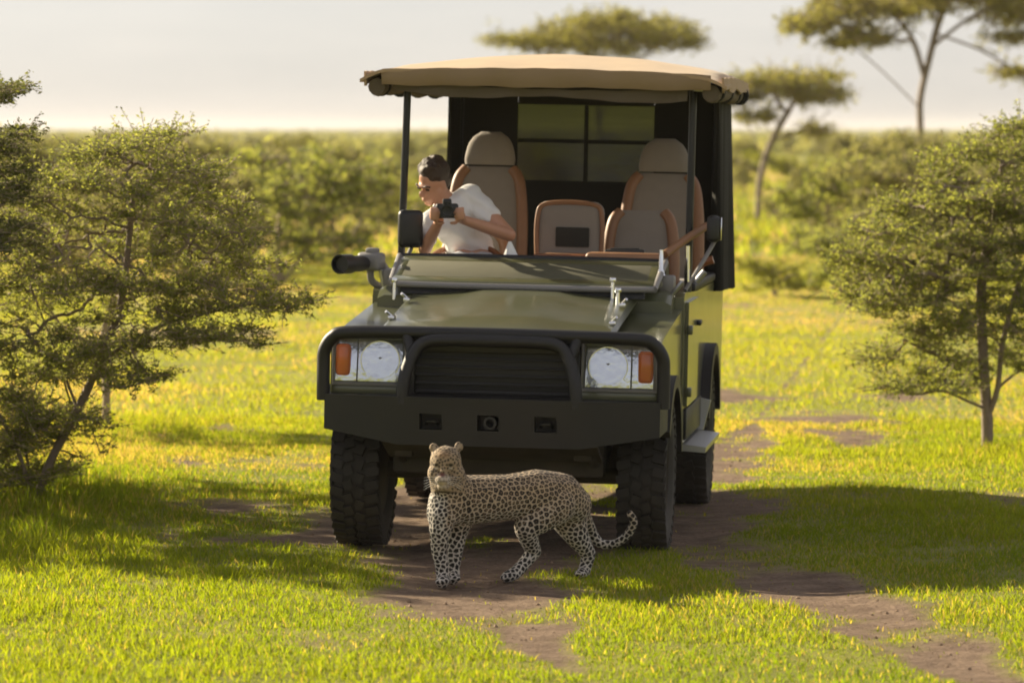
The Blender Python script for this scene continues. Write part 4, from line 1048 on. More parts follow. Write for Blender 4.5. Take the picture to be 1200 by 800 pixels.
# ------------------------------------------------------------------ trees and bushes
def grow(trunks, targets, seed, kink=0.10, tip=0.0035, expo=0.46, steps=5, gravity=0.0):
    "tree skeleton: every target is joined to the nearest wood by a bent twig; radii follow the number of twigs carried"
    r_ = np.random.default_rng(seed); pos = []; par = []
    for tr_ in trunks:
        pts = smooth_path(tr_, 4); prev = -1
        for i, p in enumerate(pts):
            if i == 0 and pos and min(np.linalg.norm(np.array(p) - q) for q in pos) < 0.03:
                prev = int(np.argmin([np.linalg.norm(np.array(p) - q) for q in pos])); continue
            pos.append(np.array(p)); par.append(prev); prev = len(pos) - 1
    nt0 = len(pos)
    base = np.array(trunks[0][-1]); targets = np.asarray(targets)
    order = np.argsort(np.linalg.norm(targets - base, axis=1)); tips = []
    for k in order:
        t = targets[k]; A = np.array(pos); dv = t - A; d = np.linalg.norm(dv, axis=1)
        cost = d + 0.35 * np.maximum(0, -dv[:, 2]) + np.where(np.arange(len(A)) < 2, 5, 0)
        j = int(np.argmin(cost)); a = A[j]; ln = d[j]
        if ln < 1e-3: continue
        perp = r_.normal(size=3); perp -= perp.dot(dv[j]) * dv[j] / (ln * ln); m = max(2, min(steps, int(ln / 0.08) + 2)); prev = j
        bend = perp / (np.linalg.norm(perp) + 1e-6) * ln * kink
        for s_ in range(1, m + 1):
            u = s_ / m; p = a + dv[j] * u + bend * math.sin(u * math.pi) + r_.normal(size=3) * ln * 0.02 * (1 if s_ < m else 0)
            pos.append(p); par.append(prev); prev = len(pos) - 1
        tips.append(prev)
    pos = np.array(pos); par = np.array(par); cnt = np.zeros(len(pos)); has = np.zeros(len(pos), bool)
    has[par[par >= 0]] = True; cnt[~has] = 1
    for i in range(len(pos) - 1, -1, -1):
        if par[i] >= 0: cnt[par[i]] += cnt[i]
    rad = tip * np.maximum(cnt, 1) ** expo
    return pos, par, rad, cnt, np.array(tips), nt0

def wood_mesh(name, pos, par, rad, m, sides=6):
    e = np.nonzero(par >= 0)[0]; A = pos[par[e]]; B = pos[e]; ra = np.minimum(rad[par[e]], rad[e] * 1.7); rb = rad[e]
    d = B - A; d /= np.linalg.norm(d, axis=1, keepdims=True) + 1e-9
    A = A - d * (rb[:, None] * 0.3)
    up = np.where(np.abs(d[:, 2:3]) < 0.9, np.array([[0, 0, 1.0]]), np.array([[1.0, 0, 0]]))
    x = np.cross(d, up); x /= np.linalg.norm(x, axis=1, keepdims=True); y = np.cross(d, x)
    th = np.arange(sides) * 2 * np.pi / sides
    ring = x[:, None, :] * np.cos(th)[None, :, None] + y[:, None, :] * np.sin(th)[None, :, None]
    V = np.concatenate([A[:, None, :] + ring * ra[:, None, None], B[:, None, :] + ring * rb[:, None, None]], 1)
    n_ = len(e); k = np.arange(sides); f = np.stack([k, (k + 1) % sides, (k + 1) % sides + sides, k + sides], 1)
    F_ = (np.arange(n_)[:, None, None] * (2 * sides) + f[None]).reshape(-1, 4)
    return mesh_np(name, V.reshape(-1, 3), faces4=F_, m=m, smooth=True)

def leaf_mesh(name, cen, per, spread, size, seed, m, upright=0.35, aspect=0.38):
    r_ = np.random.default_rng(seed); n_ = len(cen) * per
    c = np.repeat(cen, per, 0) + r_.normal(size=(n_, 3)) * np.array(spread)
    a = r_.normal(size=(n_, 3)); a[:, 2] *= upright + 0.2; a /= np.linalg.norm(a, axis=1, keepdims=True)
    q = r_.normal(size=(n_, 3)); q[:, 2] *= 0.6; b_ = np.cross(a, q); b_ /= np.linalg.norm(b_, axis=1, keepdims=True)
    l_ = size * r_.uniform(0.6, 1.4, (n_, 1)); w_ = l_ * aspect * r_.uniform(0.7, 1.3, (n_, 1))
    dz = np.array([[0, 0, -0.15]]) * l_
    V = np.stack([c - a * l_, c + b_ * w_ + dz * 0, c + a * l_ + dz, c - b_ * w_], 1).reshape(-1, 3)
    F_ = np.arange(n_ * 4).reshape(-1, 4)
    return mesh_np(name, V, faces4=F_, m=m)

def spurs(cen, per, ln, rad, leaves, size, seed, bark, leafm, aspect=0.34, jit=0.012, up=0.12, flat=0.45):
    "short side twigs with small leaves set along them"
    r_ = np.random.default_rng(seed); n_ = len(cen) * per; A = np.repeat(cen, per, 0)
    d = r_.normal(size=(n_, 3)); d[:, 2] = d[:, 2] * flat + up; d /= np.linalg.norm(d, axis=1, keepdims=True)
    B = A + d * (ln * r_.uniform(0.4, 1.4, (n_, 1)))
    pos = np.stack([A, B], 1).reshape(-1, 3); par = np.tile([-1, 0], n_) ; par[1::2] = np.arange(n_) * 2
    wd = wood_mesh('twigs', pos, par, np.full(len(pos), rad), bark, 3)
    t = r_.uniform(0.15, 1.0, (n_, leaves, 1)); C = (A[:, None] + (B - A)[:, None] * t).reshape(-1, 3)
    lf = leaf_mesh('crown', C, 1, (jit, jit, jit), size, seed + 1, leafm, aspect=aspect)
    return wd, lf

def pad_targets(pads, seed, tilt=0.0, drop=0.0):
    "pads: (x, y, z, rx, ry, rz, count) ellipsoids, denser near their skins"
    r_ = np.random.default_rng(seed); out = []
    for (x, y, z, rx, ry, rz, c) in pads:
        v = r_.normal(size=(c, 3)); v /= np.linalg.norm(v, axis=1, keepdims=True); v *= r_.random((c, 1)) ** 0.45
        v = v * np.array([rx, ry, rz]); v[:, 2] += v[:, 0] * r_.normal() * tilt + v[:, 1] * r_.normal() * tilt - drop * (v[:, 0] ** 2 + v[:, 1] ** 2)
        out.append(np.array([x, y, z]) + v)
    return np.concatenate(out)

def plant(name, label, cat, trunks, targets, seed, bark, leafm, per=4, ln=0.10, leaves=12, size=0.014, tip=0.0035, group=None, along=2, bare=0.0, kink=0.12, expo=0.42, sides=6, twig=0.0018, flat=0.45, up=0.12):
    "a tree or bush as one thing: trunk, twigs and crown are its parts; origin at the foot"
    pos, par, rad, cnt, tips, nt0 = grow(trunks, targets, seed, kink, tip, expo)
    foot = pos[0].copy(); pos = pos - foot
    root = empty(name, foot); tag(root, label, cat, group)
    wd = wood_mesh('trunk', pos, par, rad, bark, sides); wd.parent = root
    sel = np.nonzero((cnt <= along) & (np.arange(len(pos)) >= nt0))[0]
    r_ = np.random.default_rng(seed + 1)
    if bare > 0: sel = sel[r_.random(len(sel)) > bare]
    for o in spurs(pos[sel], per, ln, twig, leaves, size, seed + 2, M['barkpale'], leafm, jit=size * 0.8, flat=flat, up=up): o.parent = root
    return root

def gz(x, y): return float(gh(np.array([x]), np.array([y]))[0])
def ground_pt(px, py):
    d = gd(py); x = (px - 600) * d / FPX; return Vector((x, d, gz(x, d) - 0.03))
def pad(px, py, d, rpx, rpy, rd, c):
    q = P(px, py, d); s_ = d / FPX; return (q.x, q.y, q.z, rpx * s_, rd, rpy * s_, c)

# left foreground: leaning thorn bush
g = ground_pt(38, 590); dA = g.y
tA = [[g, P(58, 540, dA), P(90, 480, dA + 0.05), P(116, 424, dA + 0.1), P(140, 360, dA + 0.1), P(150, 290, dA + 0.15), P(158, 215, dA + 0.2)],
      [g, P(20, 530, dA - 0.1), P(-20, 450, dA - 0.15), P(-60, 350, dA - 0.1), P(-70, 250, dA)],
      [P(90, 480, dA + 0.05), P(60, 400, dA + 0.3), P(30, 320, dA + 0.4)],
      [P(116, 424, dA + 0.1), P(180, 385, dA - 0.1), P(250, 365, dA - 0.15), P(330, 350, dA - 0.2)],
      [g, P(35, 560, dA + 0.15), P(22, 500, dA + 0.3), P(10, 430, dA + 0.3)]]
pads = []
for (px, py, rx, dd_, c) in ((165, 165, 60, 0.2, 16), (120, 188, 80, 0.3, 22), (215, 195, 70, 0.1, 20), (60, 215, 90, 0.1, 26), (170, 225, 90, -0.1, 26), (255, 235, 60, 0.2, 16), (20, 255, 90, 0.2, 28), (140, 262, 100, 0.2, 30), (240, 270, 70, -0.1, 20),
                            (60, 295, 110, -0.2, 32), (190, 300, 90, 0.1, 26), (290, 305, 55, 0.1, 14), (0, 335, 90, 0.1, 28), (130, 335, 110, -0.2, 32), (250, 335, 80, -0.1, 22), (60, 372, 110, 0.1, 32), (190, 368, 90, -0.1, 24), (310, 352, 75, -0.2, 20), (0, 408, 90, -0.1, 26),
                            (120, 408, 90, -0.2, 24), (225, 398, 70, -0.2, 16), (50, 445, 90, 0.0, 24), (160, 440, 60, -0.3, 12), (-10, 485, 90, 0.0, 26), (70, 492, 60, -0.2, 12), (0, 530, 80, 0.0, 24), (20, 560, 70, 0.1, 20), (60, 520, 60, 0.2, 14), (-20, 505, 80, 0.2, 22), (10, 470, 80, 0.2, 22), (285, 392, 50, -0.2, 8), (-90, 300, 80, 0.0, 30), (-90, 420, 80, 0.0, 30)):
    pads.append(pad(px, py, dA + dd_, rx, 12, 0.50, int(c * 1.25)))
plant('thorn_bush', 'large leaning thorn bush with layered grey green twigs left of the vehicle', 'bush', tA, pad_targets(pads, 1, 0.16, 0.10), 21, M['bark'], M['leaf'], per=4, ln=0.155, leaves=13, size=0.0128, twig=0.0021, tip=0.0034, bare=0.03, kink=0.16, expo=0.36, flat=0.38, up=0.24)
# darker, taller bush reaching in at the frame's edge
x0, d0 = -3.35, 24.6; g = Vector((x0, d0, gz(x0, d0) - 0.03))
tC = [[g, g + Vector((0.05, 0, 0.7)), g + Vector((0.2, 0.05, 1.4)), g + Vector((0.35, 0.1, 2.0)), g + Vector((0.42, 0.1, 2.35))], [g, g + Vector((-0.3, 0.2, 0.8)), g + Vector((-0.6, 0.3, 1.7)), g + Vector((-0.7, 0.3, 2.4))]]
pads = [pad(8, 110, d0, 36, 16, 0.3, 16), pad(10, 165, d0, 42, 24, 0.4, 30), pad(-10, 215, d0, 62, 26, 0.5, 44), pad(-20, 275, d0, 70, 30, 0.55, 52), pad(-130, 180, d0 + 0.3, 90, 90, 0.7, 90), pad(-110, 350, d0, 110, 70, 0.8, 80)]
plant('thorn_bush', 'tall dark green thorn bush crowding over the left edge of the leaning bush', 'bush', tC, pad_targets(pads, 2), 31, M['bark'], M['leafdark'], per=5, ln=0.12, leaves=12, size=0.0135, tip=0.0034, expo=0.40, flat=0.3)
# upright bush behind the leaning one
g = ground_pt(122, 500); dB = g.y
tB = [[g, P(124, 455, dB), P(120, 400, dB + 0.1), P(140, 330, dB + 0.1), P(170, 250, dB), P(180, 200, dB)], [P(124, 455, dB), P(180, 390, dB + 0.2), P(230, 330, dB + 0.3)], [P(124, 440, dB), P(70, 380, dB), P(30, 320, dB)]]
pads = [pad(165, 215, dB, 80, 50, 0.7, 60), pad(220, 290, dB, 90, 45, 0.8, 70), pad(80, 290, dB, 110, 60, 0.9, 90), pad(230, 235, dB + 0.2, 60, 40, 0.5, 40), pad(-60, 280, dB, 90, 110, 0.9, 70)]
plant('thorn_bush', 'upright olive thorn bush with pale sunlit twigs behind the leaning bush', 'bush', tB, pad_targets(pads, 3), 41, M['barkpale'], M['leaffar'], per=4, ln=0.15, leaves=10, size=0.019, tip=0.005, bare=0.15, kink=0.14, expo=0.38, twig=0.003)
# off to the left, nearer: its shadow falls across the grass
x0, d0 = -4.3, 24.2; g = Vector((x0, d0, gz(x0, d0) - 0.03))
tE = [[g, g + Vector((0.0, 0, 0.7)), g + Vector((0.15, 0.1, 1.5)), g + Vector((0.2, 0.1, 2.2))], [g, g + Vector((-0.3, -0.2, 0.9)), g + Vector((-0.6, -0.3, 1.8))]]
pads = [(x0 + 0.1, d0, 1.9, 0.95, 1.0, 0.55, 220), (x0 - 0.2, d0 - 0.3, 1.0, 0.95, 1.0, 0.6, 170)]
plant('thorn_bush', 'dense round thorn bush standing beyond the tall dark bush', 'bush', tE, pad_targets(pads, 4), 51, M['bark'], M['leafdark'], per=5, ln=0.13, leaves=10, size=0.018, tip=0.0036, expo=0.40)

x0, d0 = -4.5, 28.2; g = Vector((x0, d0, gz(x0, d0) - 0.03))  # unseen bush, added so its shadow darkens the leaning bush's foot
tE = [[g, g + Vector((0.0, 0, 0.6)), g + Vector((0.15, 0.1, 1.2)), g + Vector((0.2, 0.1, 1.9))], [g, g + Vector((-0.3, -0.2, 0.7)), g + Vector((-0.6, -0.3, 1.4))]]
pads = [(x0 + 0.1, d0, 1.6, 0.9, 0.95, 0.55, 190), (x0 - 0.2, d0 - 0.3, 0.8, 0.95, 0.9, 0.5, 150)]
plant('thorn_bush', 'low dense thorn bush added out of view to shade the foot of the leaning bush', 'bush', tE, pad_targets(pads, 14), 55, M['bark'], M['leafdark'], per=5, ln=0.13, leaves=10, size=0.018, tip=0.0036, expo=0.40)

for (x0, d0, hgt, sd, lab) in ((-5.0, 26.2, 2.0, 58, 'round thorn bush added out of view to widen the shadow on the left grass'),):  # extra shadow caster out of view, added to darken the grass at left
    g = Vector((x0, d0, gz(x0, d0) - 0.03))
    tE = [[g, g + Vector((0.0, 0, hgt * 0.3)), g + Vector((0.15, 0.1, hgt * 0.6)), g + Vector((0.2, 0.1, hgt * 0.9))], [g, g + Vector((-0.3, -0.2, hgt * 0.4)), g + Vector((-0.6, -0.3, hgt * 0.7))]]
    pads = [(x0 + 0.1, d0, hgt * 0.75, 1.0, 1.0, hgt * 0.28, 220), (x0 - 0.1, d0 - 0.2, hgt * 0.4, 1.0, 1.0, hgt * 0.28, 170)]
    plant('thorn_bush', lab, 'bush', tE, pad_targets(pads, sd), sd, M['bark'], M['leafdark'], per=5, ln=0.13, leaves=10, size=0.018, tip=0.0036, expo=0.40)

# right: small flat-crowned acacia with twin stems and bare low branches
g = ground_pt(1158, 522); dR = g.y
tR = [[g, P(1158, 490, dR), P(1155, 450, dR), P(1152, 400, dR), P(1150, 340, dR + 0.1), P(1160, 270, dR + 0.1), P(1175, 190, dR + 0.1)],
      [P(1158, 490, dR), P(1170, 455, dR - 0.05), P(1176, 400, dR - 0.1), P(1195, 330, dR - 0.1), P(1225, 250, dR)],
      [P(1158, 480, dR), P(1135, 470, dR - 0.1), P(1105, 458, dR - 0.15), P(1075, 462, dR - 0.2), P(1045, 455, dR - 0.25), P(1012, 458, dR - 0.3)],
      [P(1155, 450, dR), P(1125, 430, dR + 0.1), P(1090, 412, dR + 0.15), P(1060, 398, dR + 0.2)],
      [P(1170, 455, dR - 0.05), P(1195, 435, dR), P(1230, 420, dR)]]
pads = []
for (px, py, rx, dd_, c) in ((1195, 150, 30, 0.1, 10), (1150, 175, 45, 0.1, 16), (1200, 190, 50, 0, 18), (1110, 205, 50, 0.2, 18), (1170, 222, 60, -0.2, 22), (1075, 235, 55, 0.1, 20), (1135, 250, 70, 0.1, 26), (1200, 250, 60, 0, 22), (1040, 268, 50, 0.2, 18), (1100, 278, 70, -0.1, 26), (1180, 285, 70, 0.2, 26),
                            (1030, 300, 50, 0.1, 18), (1090, 312, 70, 0.2, 24), (1165, 318, 70, -0.2, 26), (1045, 335, 45, -0.1, 14), (1120, 345, 65, 0, 22), (1190, 350, 60, 0.1, 20), (1060, 372, 45, 0.1, 12), (1125, 380, 50, -0.1, 14), (1195, 385, 50, 0, 16), (1085, 402, 35, 0.1, 8), (1180, 415, 40, 0.1, 10), (1055, 450, 40, -0.2, 9), (1110, 435, 45, 0.0, 12), (1035, 415, 40, 0.1, 10), (1150, 440, 40, -0.2, 8), (1010, 345, 40, 0.1, 12), (1005, 300, 40, 0.1, 12),
                            (1250, 200, 60, 0, 24), (1260, 280, 70, 0, 28), (1255, 350, 60, 0, 22), (1240, 420, 50, 0, 12)):
    pads.append(pad(px, py, dR + dd_, rx, 12, 0.50, int(c * 1.25)))
plant('acacia_tree', 'small broad thorn tree with twin stems and bare low branches right of the vehicle', 'tree', tR, pad_targets(pads, 5, 0.16, 0.10), 61, M['bark'], M['leaf'], per=4, ln=0.165, leaves=13, size=0.0152, tip=0.0046, bare=0.03, kink=0.16, expo=0.40, twig=0.0023, flat=0.38, up=0.20)

# flat-topped acacias standing on the plain
d = 105.0; g = Vector((P(888, 0, d).x, d, -0.05))
tr_ = [[g, P(890, 215, d), P(900, 175, d), P(915, 145, d), P(930, 120, d)], [P(896, 190, d), P(880, 155, d), P(868, 125, d)], [P(905, 165, d), P(945, 150, d), P(975, 128, d)]]
pads = [pad(905, 100, d, 72, 11, 1.4, 90), pad(955, 112, d, 52, 10, 1.1, 60), pad(860, 112, d, 34, 12, 0.9, 34), pad(930, 92, d, 60, 8, 1.2, 50), pad(955, 155, d, 34, 7, 0.7, 18), pad(895, 135, d, 40, 10, 0.8, 20)]
plant('acacia_tree', 'small flat-topped acacia on the plain just beyond the canvas roof edge', 'tree', tr_, pad_targets(pads, 7), 81, M['bark'], M['leafacacia'], per=3, ln=0.40, leaves=7, size=0.055, tip=0.012, kink=0.12, sides=5, expo=0.40, twig=0.006, bare=0.28)
d = 88.0; g = Vector((P(1082, 0, d).x, d, -0.05))
tr_ = [[g, P(1080, 210, d), P(1078, 150, d), P(1078, 115, d), P(1088, 70, d), P(1098, 30, d), P(1110, 0, d)], [P(1078, 128, d), P(1045, 95, d), P(1015, 68, d), P(985, 45, d)], [P(1082, 90, d), P(1070, 50, d), P(1050, 20, d)], [P(1092, 55, d), P(1130, 25, d), P(1170, 5, d)], [P(1095, 40, d + 0.5), P(1150, 60, d + 0.5), P(1195, 88, d + 0.5)]]
pads = [pad(960, 28, d, 56, 14, 1.3, 70), pad(1010, 45, d, 50, 14, 1.2, 50), pad(1050, 10, d, 70, 16, 1.6, 80), pad(1120, -6, d, 80, 20, 1.8, 110), pad(1190, 10, d, 60, 20, 1.4, 70), pad(1000, 5, d, 60, 12, 1.4, 60), pad(1190, 85, d + 0.5, 40, 5, 0.5, 16), pad(1185, 45, d, 34, 8, 0.7, 16), pad(1070, -45, d, 130, 22, 2.4, 120)]
plant('acacia_tree', 'tall spreading acacia with forked trunk rising behind the twin-stemmed thorn tree', 'tree', tr_, pad_targets(pads, 8), 91, M['bark'], M['leafacacia'], per=3, ln=0.36, leaves=7, size=0.048, tip=0.010, kink=0.12, sides=5, expo=0.40, twig=0.006, bare=0.28)
d = 125.0; g = Vector((P(705, 0, d).x, d, -0.05))
tr_ = [[g, P(704, 180, d), P(700, 120, d), P(690, 70, d), P(670, 50, d)], [P(702, 140, d), P(740, 80, d), P(770, 55, d)], [P(700, 110, d), P(650, 70, d), P(620, 55, d)]]
pads = [pad(720, 30, d, 95, 15, 2.2, 120), pad(650, 48, d, 70, 9, 1.6, 70), pad(770, 45, d, 62, 13, 1.5, 70), pad(600, 46, d, 40, 5, 0.8, 20), pad(700, 55, d, 100, 14, 1.8, 70)]
plant('acacia_tree', 'broad flat-topped acacia on the plain behind the canvas roof', 'tree', tr_, pad_targets(pads, 9), 101, M['bark'], M['leafacacia'], per=3, ln=0.45, leaves=7, size=0.062, tip=0.012, kink=0.12, sides=5, expo=0.40, twig=0.006, bare=0.28)

# --- bushes scattered over the plain: six models, copied
def bush_model(seed, rx, h, leafm, bark, label, n=80, per=3, size=0.040):
    r_ = np.random.default_rng(seed)
    tr_ = [[Vector((0, 0, -0.05)), Vector((0.05, 0, h * 0.25)), Vector((r_.uniform(-0.2, 0.2), 0.1, h * 0.55))], [Vector((0, 0, -0.05)), Vector((-rx * 0.3, 0.1, h * 0.35)), Vector((-rx * 0.5, 0.0, h * 0.5))], [Vector((0, 0, -0.05)), Vector((rx * 0.3, -0.1, h * 0.3)), Vector((rx * 0.55, 0.1, h * 0.55))]]
    pads = []
    for k in range(7):
        a = r_.uniform(0, 6.28); q = r_.uniform(0.1, 0.62) * rx
        pads.append((q * math.cos(a), q * math.sin(a), h * r_.uniform(0.36, 0.84), rx * r_.uniform(0.35, 0.55), rx * r_.uniform(0.35, 0.5), h * r_.uniform(0.10, 0.20), n // 7))
    pads.append((0, 0, h * 0.22, rx * 0.8, rx * 0.8, h * 0.15, n // 5))
    o = plant('thorn_bush', label, 'bush', tr_, pad_targets(pads, seed), seed, bark, leafm, per=per, ln=0.24, leaves=9, size=size, tip=0.009, group='', sides=4, bare=0.05, twig=0.005)
    return o
FAR = ['rounded olive thorn bush scattered over the plain behind the vehicle', 'wide grey green bush with pale stems on the plain behind the vehicle', 'narrow upright olive bush with pale stems on the plain behind the vehicle',
       'low spreading yellow green bush on the plain behind the vehicle', 'broad flat olive thorn bush on the plain behind the vehicle', 'small grey green dark-stemmed bush on the plain behind the vehicle']
GRP = ['rounded olive bushes of the plain', 'wide grey green bushes of the plain', 'narrow upright bushes of the plain', 'low yellow green bushes of the plain', 'broad flat bushes of the plain', 'small dark-stemmed bushes of the plain']
models = [bush_model(201, 1.3, 1.7, M['leaffar'], M['bark'], FAR[0]), bush_model(202, 1.7, 1.5, M['leaf'], M['barkpale'], FAR[1]), bush_model(203, 1.0, 1.9, M['leaffar'], M['barkpale'], FAR[2]),
          bush_model(204, 1.5, 1.25, M['leafbright'], M['bark'], FAR[3], 70), bush_model(205, 2.0, 1.8, M['leaffar'], M['bark'], FAR[4], 110), bush_model(206, 1.2, 1.45, M['leaf'], M['bark'], FAR[5])]
OWN = {(1, 330): 'wide grey green bush on the meadow between the leaning bush and the driver', (3, 908): 'small bright green bush on the meadow beside the hanging side curtain', (1, 975): 'wide grey green bush between the side curtain and the twin-stemmed thorn tree',
       (0, 395): 'rounded olive bush seen just past the roof post beside the driver', (5, 1000): 'small grey green bush on the meadow behind the twin-stemmed thorn tree', (4, 285): 'broad olive bush standing behind the wide grey green meadow bush'}
spots = [(1, 330, 62, 1.35), (4, 285, 72, 1.12), (0, 395, 74, 1.10), (5, 215, 66, 1.2), (3, 455, 92, 0.95), (2, 255, 60, 0.9), (4, 150, 70, 1.15), (0, 60, 64, 1.2), (1, 120, 85, 1.3),
         (3, 908, 57, 0.50), (1, 975, 66, 1.10), (4, 1010, 80, 1.1), (0, 945, 84, 0.95), (5, 1000, 56, 0.95), (4, 1120, 62, 1.1), (1, 1180, 70, 1.3), (2, 870, 150, 1.0), (3, 930, 140, 1.2), (5, 420, 130, 1.2), (2, 350, 120, 1.0), (0, 470, 160, 1.1),
         (4, 640, 90, 0.9), (1, 720, 105, 1.2), (0, 790, 84, 1.0)]
sr = np.random.default_rng(77)
cand = 0
while len(spots) < 92 and cand < 5000:
    cand += 1
    d = 95 * math.exp(sr.uniform(0, 1.35)); px = sr.uniform(-180, 1380)
    if 560 < px < 830 and sr.random() < 0.6: continue
    if fbm(np.array([px / 600.0 * 3]), np.array([d / 22.0]), 1.0)[0] < 0.40 and px > 600: continue
    spots.append((int(sr.integers(0, 6)), px, d, sr.uniform(0.6, 1.05)))
used = set()
for k, px, d, s_ in spots:
    root = models[k]; loc = Vector(((px - 600) * d / FPX, d, gz((px - 600) * d / FPX, d) - 0.02))
    if k in used:
        o = root.copy(); COL.objects.link(o)
        for ch in root.children:
            c = ch.copy(); COL.objects.link(c); c.parent = o
    else: o = root; used.add(k)
    if (k, px) in OWN: tag(o, OWN[(k, px)], 'bush', 'bushes standing on the meadow')
    else: tag(o, FAR[k], 'bush', GRP[k])
    o.location = loc; o.rotation_euler = (0, 0, sr.uniform(0, 6.28)); o.scale = (s_ * sr.uniform(0.9, 1.15), s_, s_ * sr.uniform(0.9, 1.1))

# --- far bushland: one mass to the horizon
r_ = np.random.default_rng(9); cen = []; n_ = 1200
dd = 330 * np.exp(r_.uniform(0, 2.6, n_)); xx = r_.uniform(-0.19, 0.19, n_) * dd
hh = r_.uniform(0.8, 1.9, n_) * np.where(r_.random(n_) < 0.04, 1.9, 1)
for x, y, h in zip(xx, dd, hh):
    m_ = 16; v = r_.normal(size=(m_, 3)) * np.array([1.3, 1.3, 0.30]) * (h / 1.5); v[:, 2] = np.abs(v[:, 2]) * 0.9 + 0.25 * h * r_.random(m_) + 0.1
    cen.append(v + np.array([x, y, 0]))
far = leaf_mesh('far_bushland', np.concatenate(cen), 3, (0.4, 0.4, 0.12), 0.50, 12, M['leaffar'], aspect=0.6)
tag(far, 'hazy belt of countless low bushes stretching to the horizon', 'bushland', kind='stuff')

# ------------------------------------------------------------------ grass
def grass(name, n_, ylo, yhi, margin, hmin, hmax, wid, seed, two=True, power=1.0, label=None):
    r_ = np.random.default_rng(seed)
    y = np.sqrt(r_.random(n_) * (yhi ** 2 - ylo ** 2) + ylo ** 2); x = r_.uniform(-1, 1, n_) * (0.1175 * y + margin)
    clump = fbm(x, y, 0.35); big = fbm(x + 31, y - 12, 1.7)
    dm_ = dirt(x, y)
    keep = r_.random(n_) > np.clip(dm_ * 1.06, 0, 0.985)
    keep &= r_.random(n_) < 0.35 + 1.1 * clump
    x, y, clump, big, dm_ = x[keep], y[keep], clump[keep], big[keep], dm_[keep]; n_ = len(x)
    tall = 2.2 * np.exp(-((x + 3.0) / 0.85) ** 2 - ((y - 25.3) / 2.4) ** 2) + 0.8 * np.exp(-((x - 3.3) / 0.7) ** 2 - ((y - 29.6) / 2.0) ** 2) + 0.5 * np.exp(-((x + 3) / 1.0) ** 2 - ((y - 31.5) / 2) ** 2)
    h = (hmin + (hmax - hmin) * r_.random(n_) ** 1.8) * (0.45 + 1.1 * clump) * (1 - 0.55 * dm_) * (1 + 1.9 * tall * r_.random(n_))
    h *= np.interp(big, [0.3, 0.7], [0.75, 1.25])
    z = gh(x, y) - 0.006
    az = r_.uniform(0, 2 * np.pi, n_); lean = h * r_.uniform(0.15, 0.85, n_); dx, dy = np.cos(az) * lean, np.sin(az) * lean
    fa = r_.uniform(0, np.pi, n_); w_ = wid * r_.uniform(0.6, 1.3, n_); sx, sy = np.cos(fa) * w_ / 2, np.sin(fa) * w_ / 2
    g1 = np.array([0.100, 0.165, 0.014]); g2 = np.array([0.238, 0.262, 0.018]); st = np.array([0.36, 0.28, 0.11])
    t = np.clip(0.15 + 0.9 * big * r_.uniform(0.5, 1.4, n_), 0, 1)[:, None]; c = g1 * (1 - t) + g2 * t
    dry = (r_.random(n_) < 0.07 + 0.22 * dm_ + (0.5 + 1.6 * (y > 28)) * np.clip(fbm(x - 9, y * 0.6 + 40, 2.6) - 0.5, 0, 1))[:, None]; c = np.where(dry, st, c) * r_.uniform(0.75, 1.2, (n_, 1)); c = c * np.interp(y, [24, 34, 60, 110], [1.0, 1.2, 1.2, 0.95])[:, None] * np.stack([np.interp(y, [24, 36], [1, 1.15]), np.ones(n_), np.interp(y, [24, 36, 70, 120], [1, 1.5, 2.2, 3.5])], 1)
    zero = np.zeros(n_)
    if two:
        V = np.stack([np.stack([x - sx, y - sy, z], 1), np.stack([x + sx, y + sy, z], 1), np.stack([x + dx * 0.35 + sx * 0.8, y + dy * 0.35 + sy * 0.8, z + h * 0.58], 1), np.stack([x + dx * 0.35 - sx * 0.8, y + dy * 0.35 - sy * 0.8, z + h * 0.58], 1), np.stack([x + dx, y + dy, z + h * 0.95], 1)], 1)
        o5 = np.arange(n_)[:, None] * 5; f4 = o5 + np.array([[0, 1, 2, 3]]); f3 = o5 + np.array([[3, 2, 4]]); per = 5
    else:
        V = np.stack([np.stack([x - sx, y - sy, z], 1), np.stack([x + sx, y + sy, z], 1), np.stack([x + dx, y + dy, z + h], 1)], 1)
        f4 = None; f3 = np.arange(n_ * 3).reshape(-1, 3); per = 3
    o = mesh_np(name, V.reshape(-1, 3), faces4=f4, faces3=f3, m=M['grass'], cols=np.repeat(c, per, 0))
    return tag(o, label, 'grass', kind='stuff')
grass('grass', 600000, 15.5, 33.0, 1.5, 0.015, 0.050, 0.0062, 1, True, label='short sunlit grass around the wheel ruts and the leopard')
grass('grass', 420000, 32.5, 75.0, 1.2, 0.018, 0.055, 0.014, 2, False, label='bright yellow green meadow grass behind the vehicle')
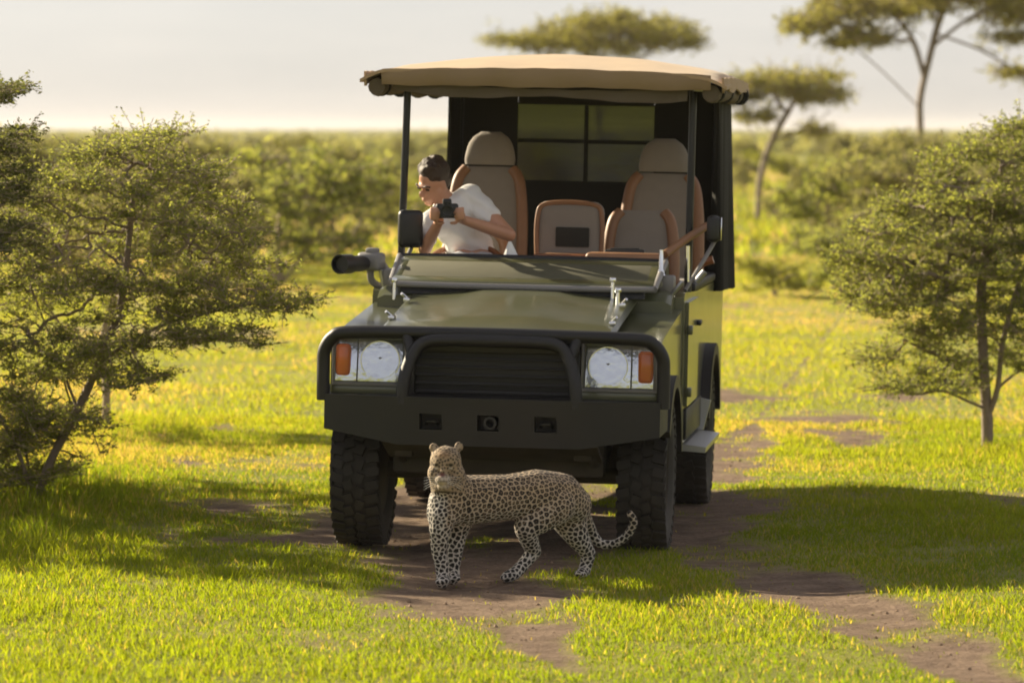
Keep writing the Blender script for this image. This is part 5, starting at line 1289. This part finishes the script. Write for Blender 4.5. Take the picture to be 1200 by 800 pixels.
grass('grass', 160000, 74.0, 260.0, 2.0, 0.08, 0.22, 0.10, 3, False, label='tufted pale grass of the far plain between the bushes')

# clods and small stones lying in the ruts
r_ = np.random.default_rng(15); n_ = 9000
y = r_.uniform(16, 31, n_); x = r_.uniform(-1, 1, n_) * (0.1175 * y + 0.6); k = r_.random(n_) < dirt(x, y) * 0.8; x, y = x[k], y[k]; n_ = len(x)
sz = 0.003 + 0.009 * r_.random(n_) ** 4
O = np.array([[1, 0, 0], [0, 1, 0], [-1, 0, 0], [0, -1, 0], [0, 0, 0.8], [0, 0, -0.8]]); OF = np.array([[0, 1, 4], [1, 2, 4], [2, 3, 4], [3, 0, 4], [1, 0, 5], [2, 1, 5], [3, 2, 5], [0, 3, 5]])
V = O[None] * sz[:, None, None] * r_.uniform(0.6, 1.4, (n_, 6, 1)); a = r_.uniform(0, 6.28, n_)
V = np.stack([V[..., 0] * np.cos(a)[:, None] - V[..., 1] * np.sin(a)[:, None], V[..., 0] * np.sin(a)[:, None] + V[..., 1] * np.cos(a)[:, None], V[..., 2]], -1) + np.stack([x, y, gh(x, y) + sz * 0.3], -1)[:, None]
M['clod'] = mat('clod', (0.24, 0.16, 0.10), 0.95, var=0.4, vscale=3)
tag(mesh_np('soil_clods', V.reshape(-1, 3), faces3=(np.arange(n_)[:, None, None] * 6 + OF[None]).reshape(-1, 3), m=M['clod']), 'small clods and stones strewn over the bare soil of the ruts', 'clods', kind='stuff')

# ------------------------------------------------------------------ air over the plain
bm = bm_new(); box(bm, (0, 2970, 4.4), (6400, 6200, 10.8))
hz_m = bpy.data.materials.new('haze'); hz_m.use_nodes = True; hn = hz_m.node_tree; hn.nodes.clear()
ho = hn.nodes.new('ShaderNodeOutputMaterial'); hv = hn.nodes.new('ShaderNodeVolumePrincipled'); hv.inputs['Color'].default_value = (0.96, 0.93, 0.89, 1); hv.inputs['Density'].default_value = 0.00013
hv.inputs['Anisotropy'].default_value = 0.2
hn.links.new(hv.outputs[0], ho.inputs['Volume'])
tag(obj('haze', bm, hz_m), 'thin warm haze lying over the whole plain', 'haze', kind='stuff')
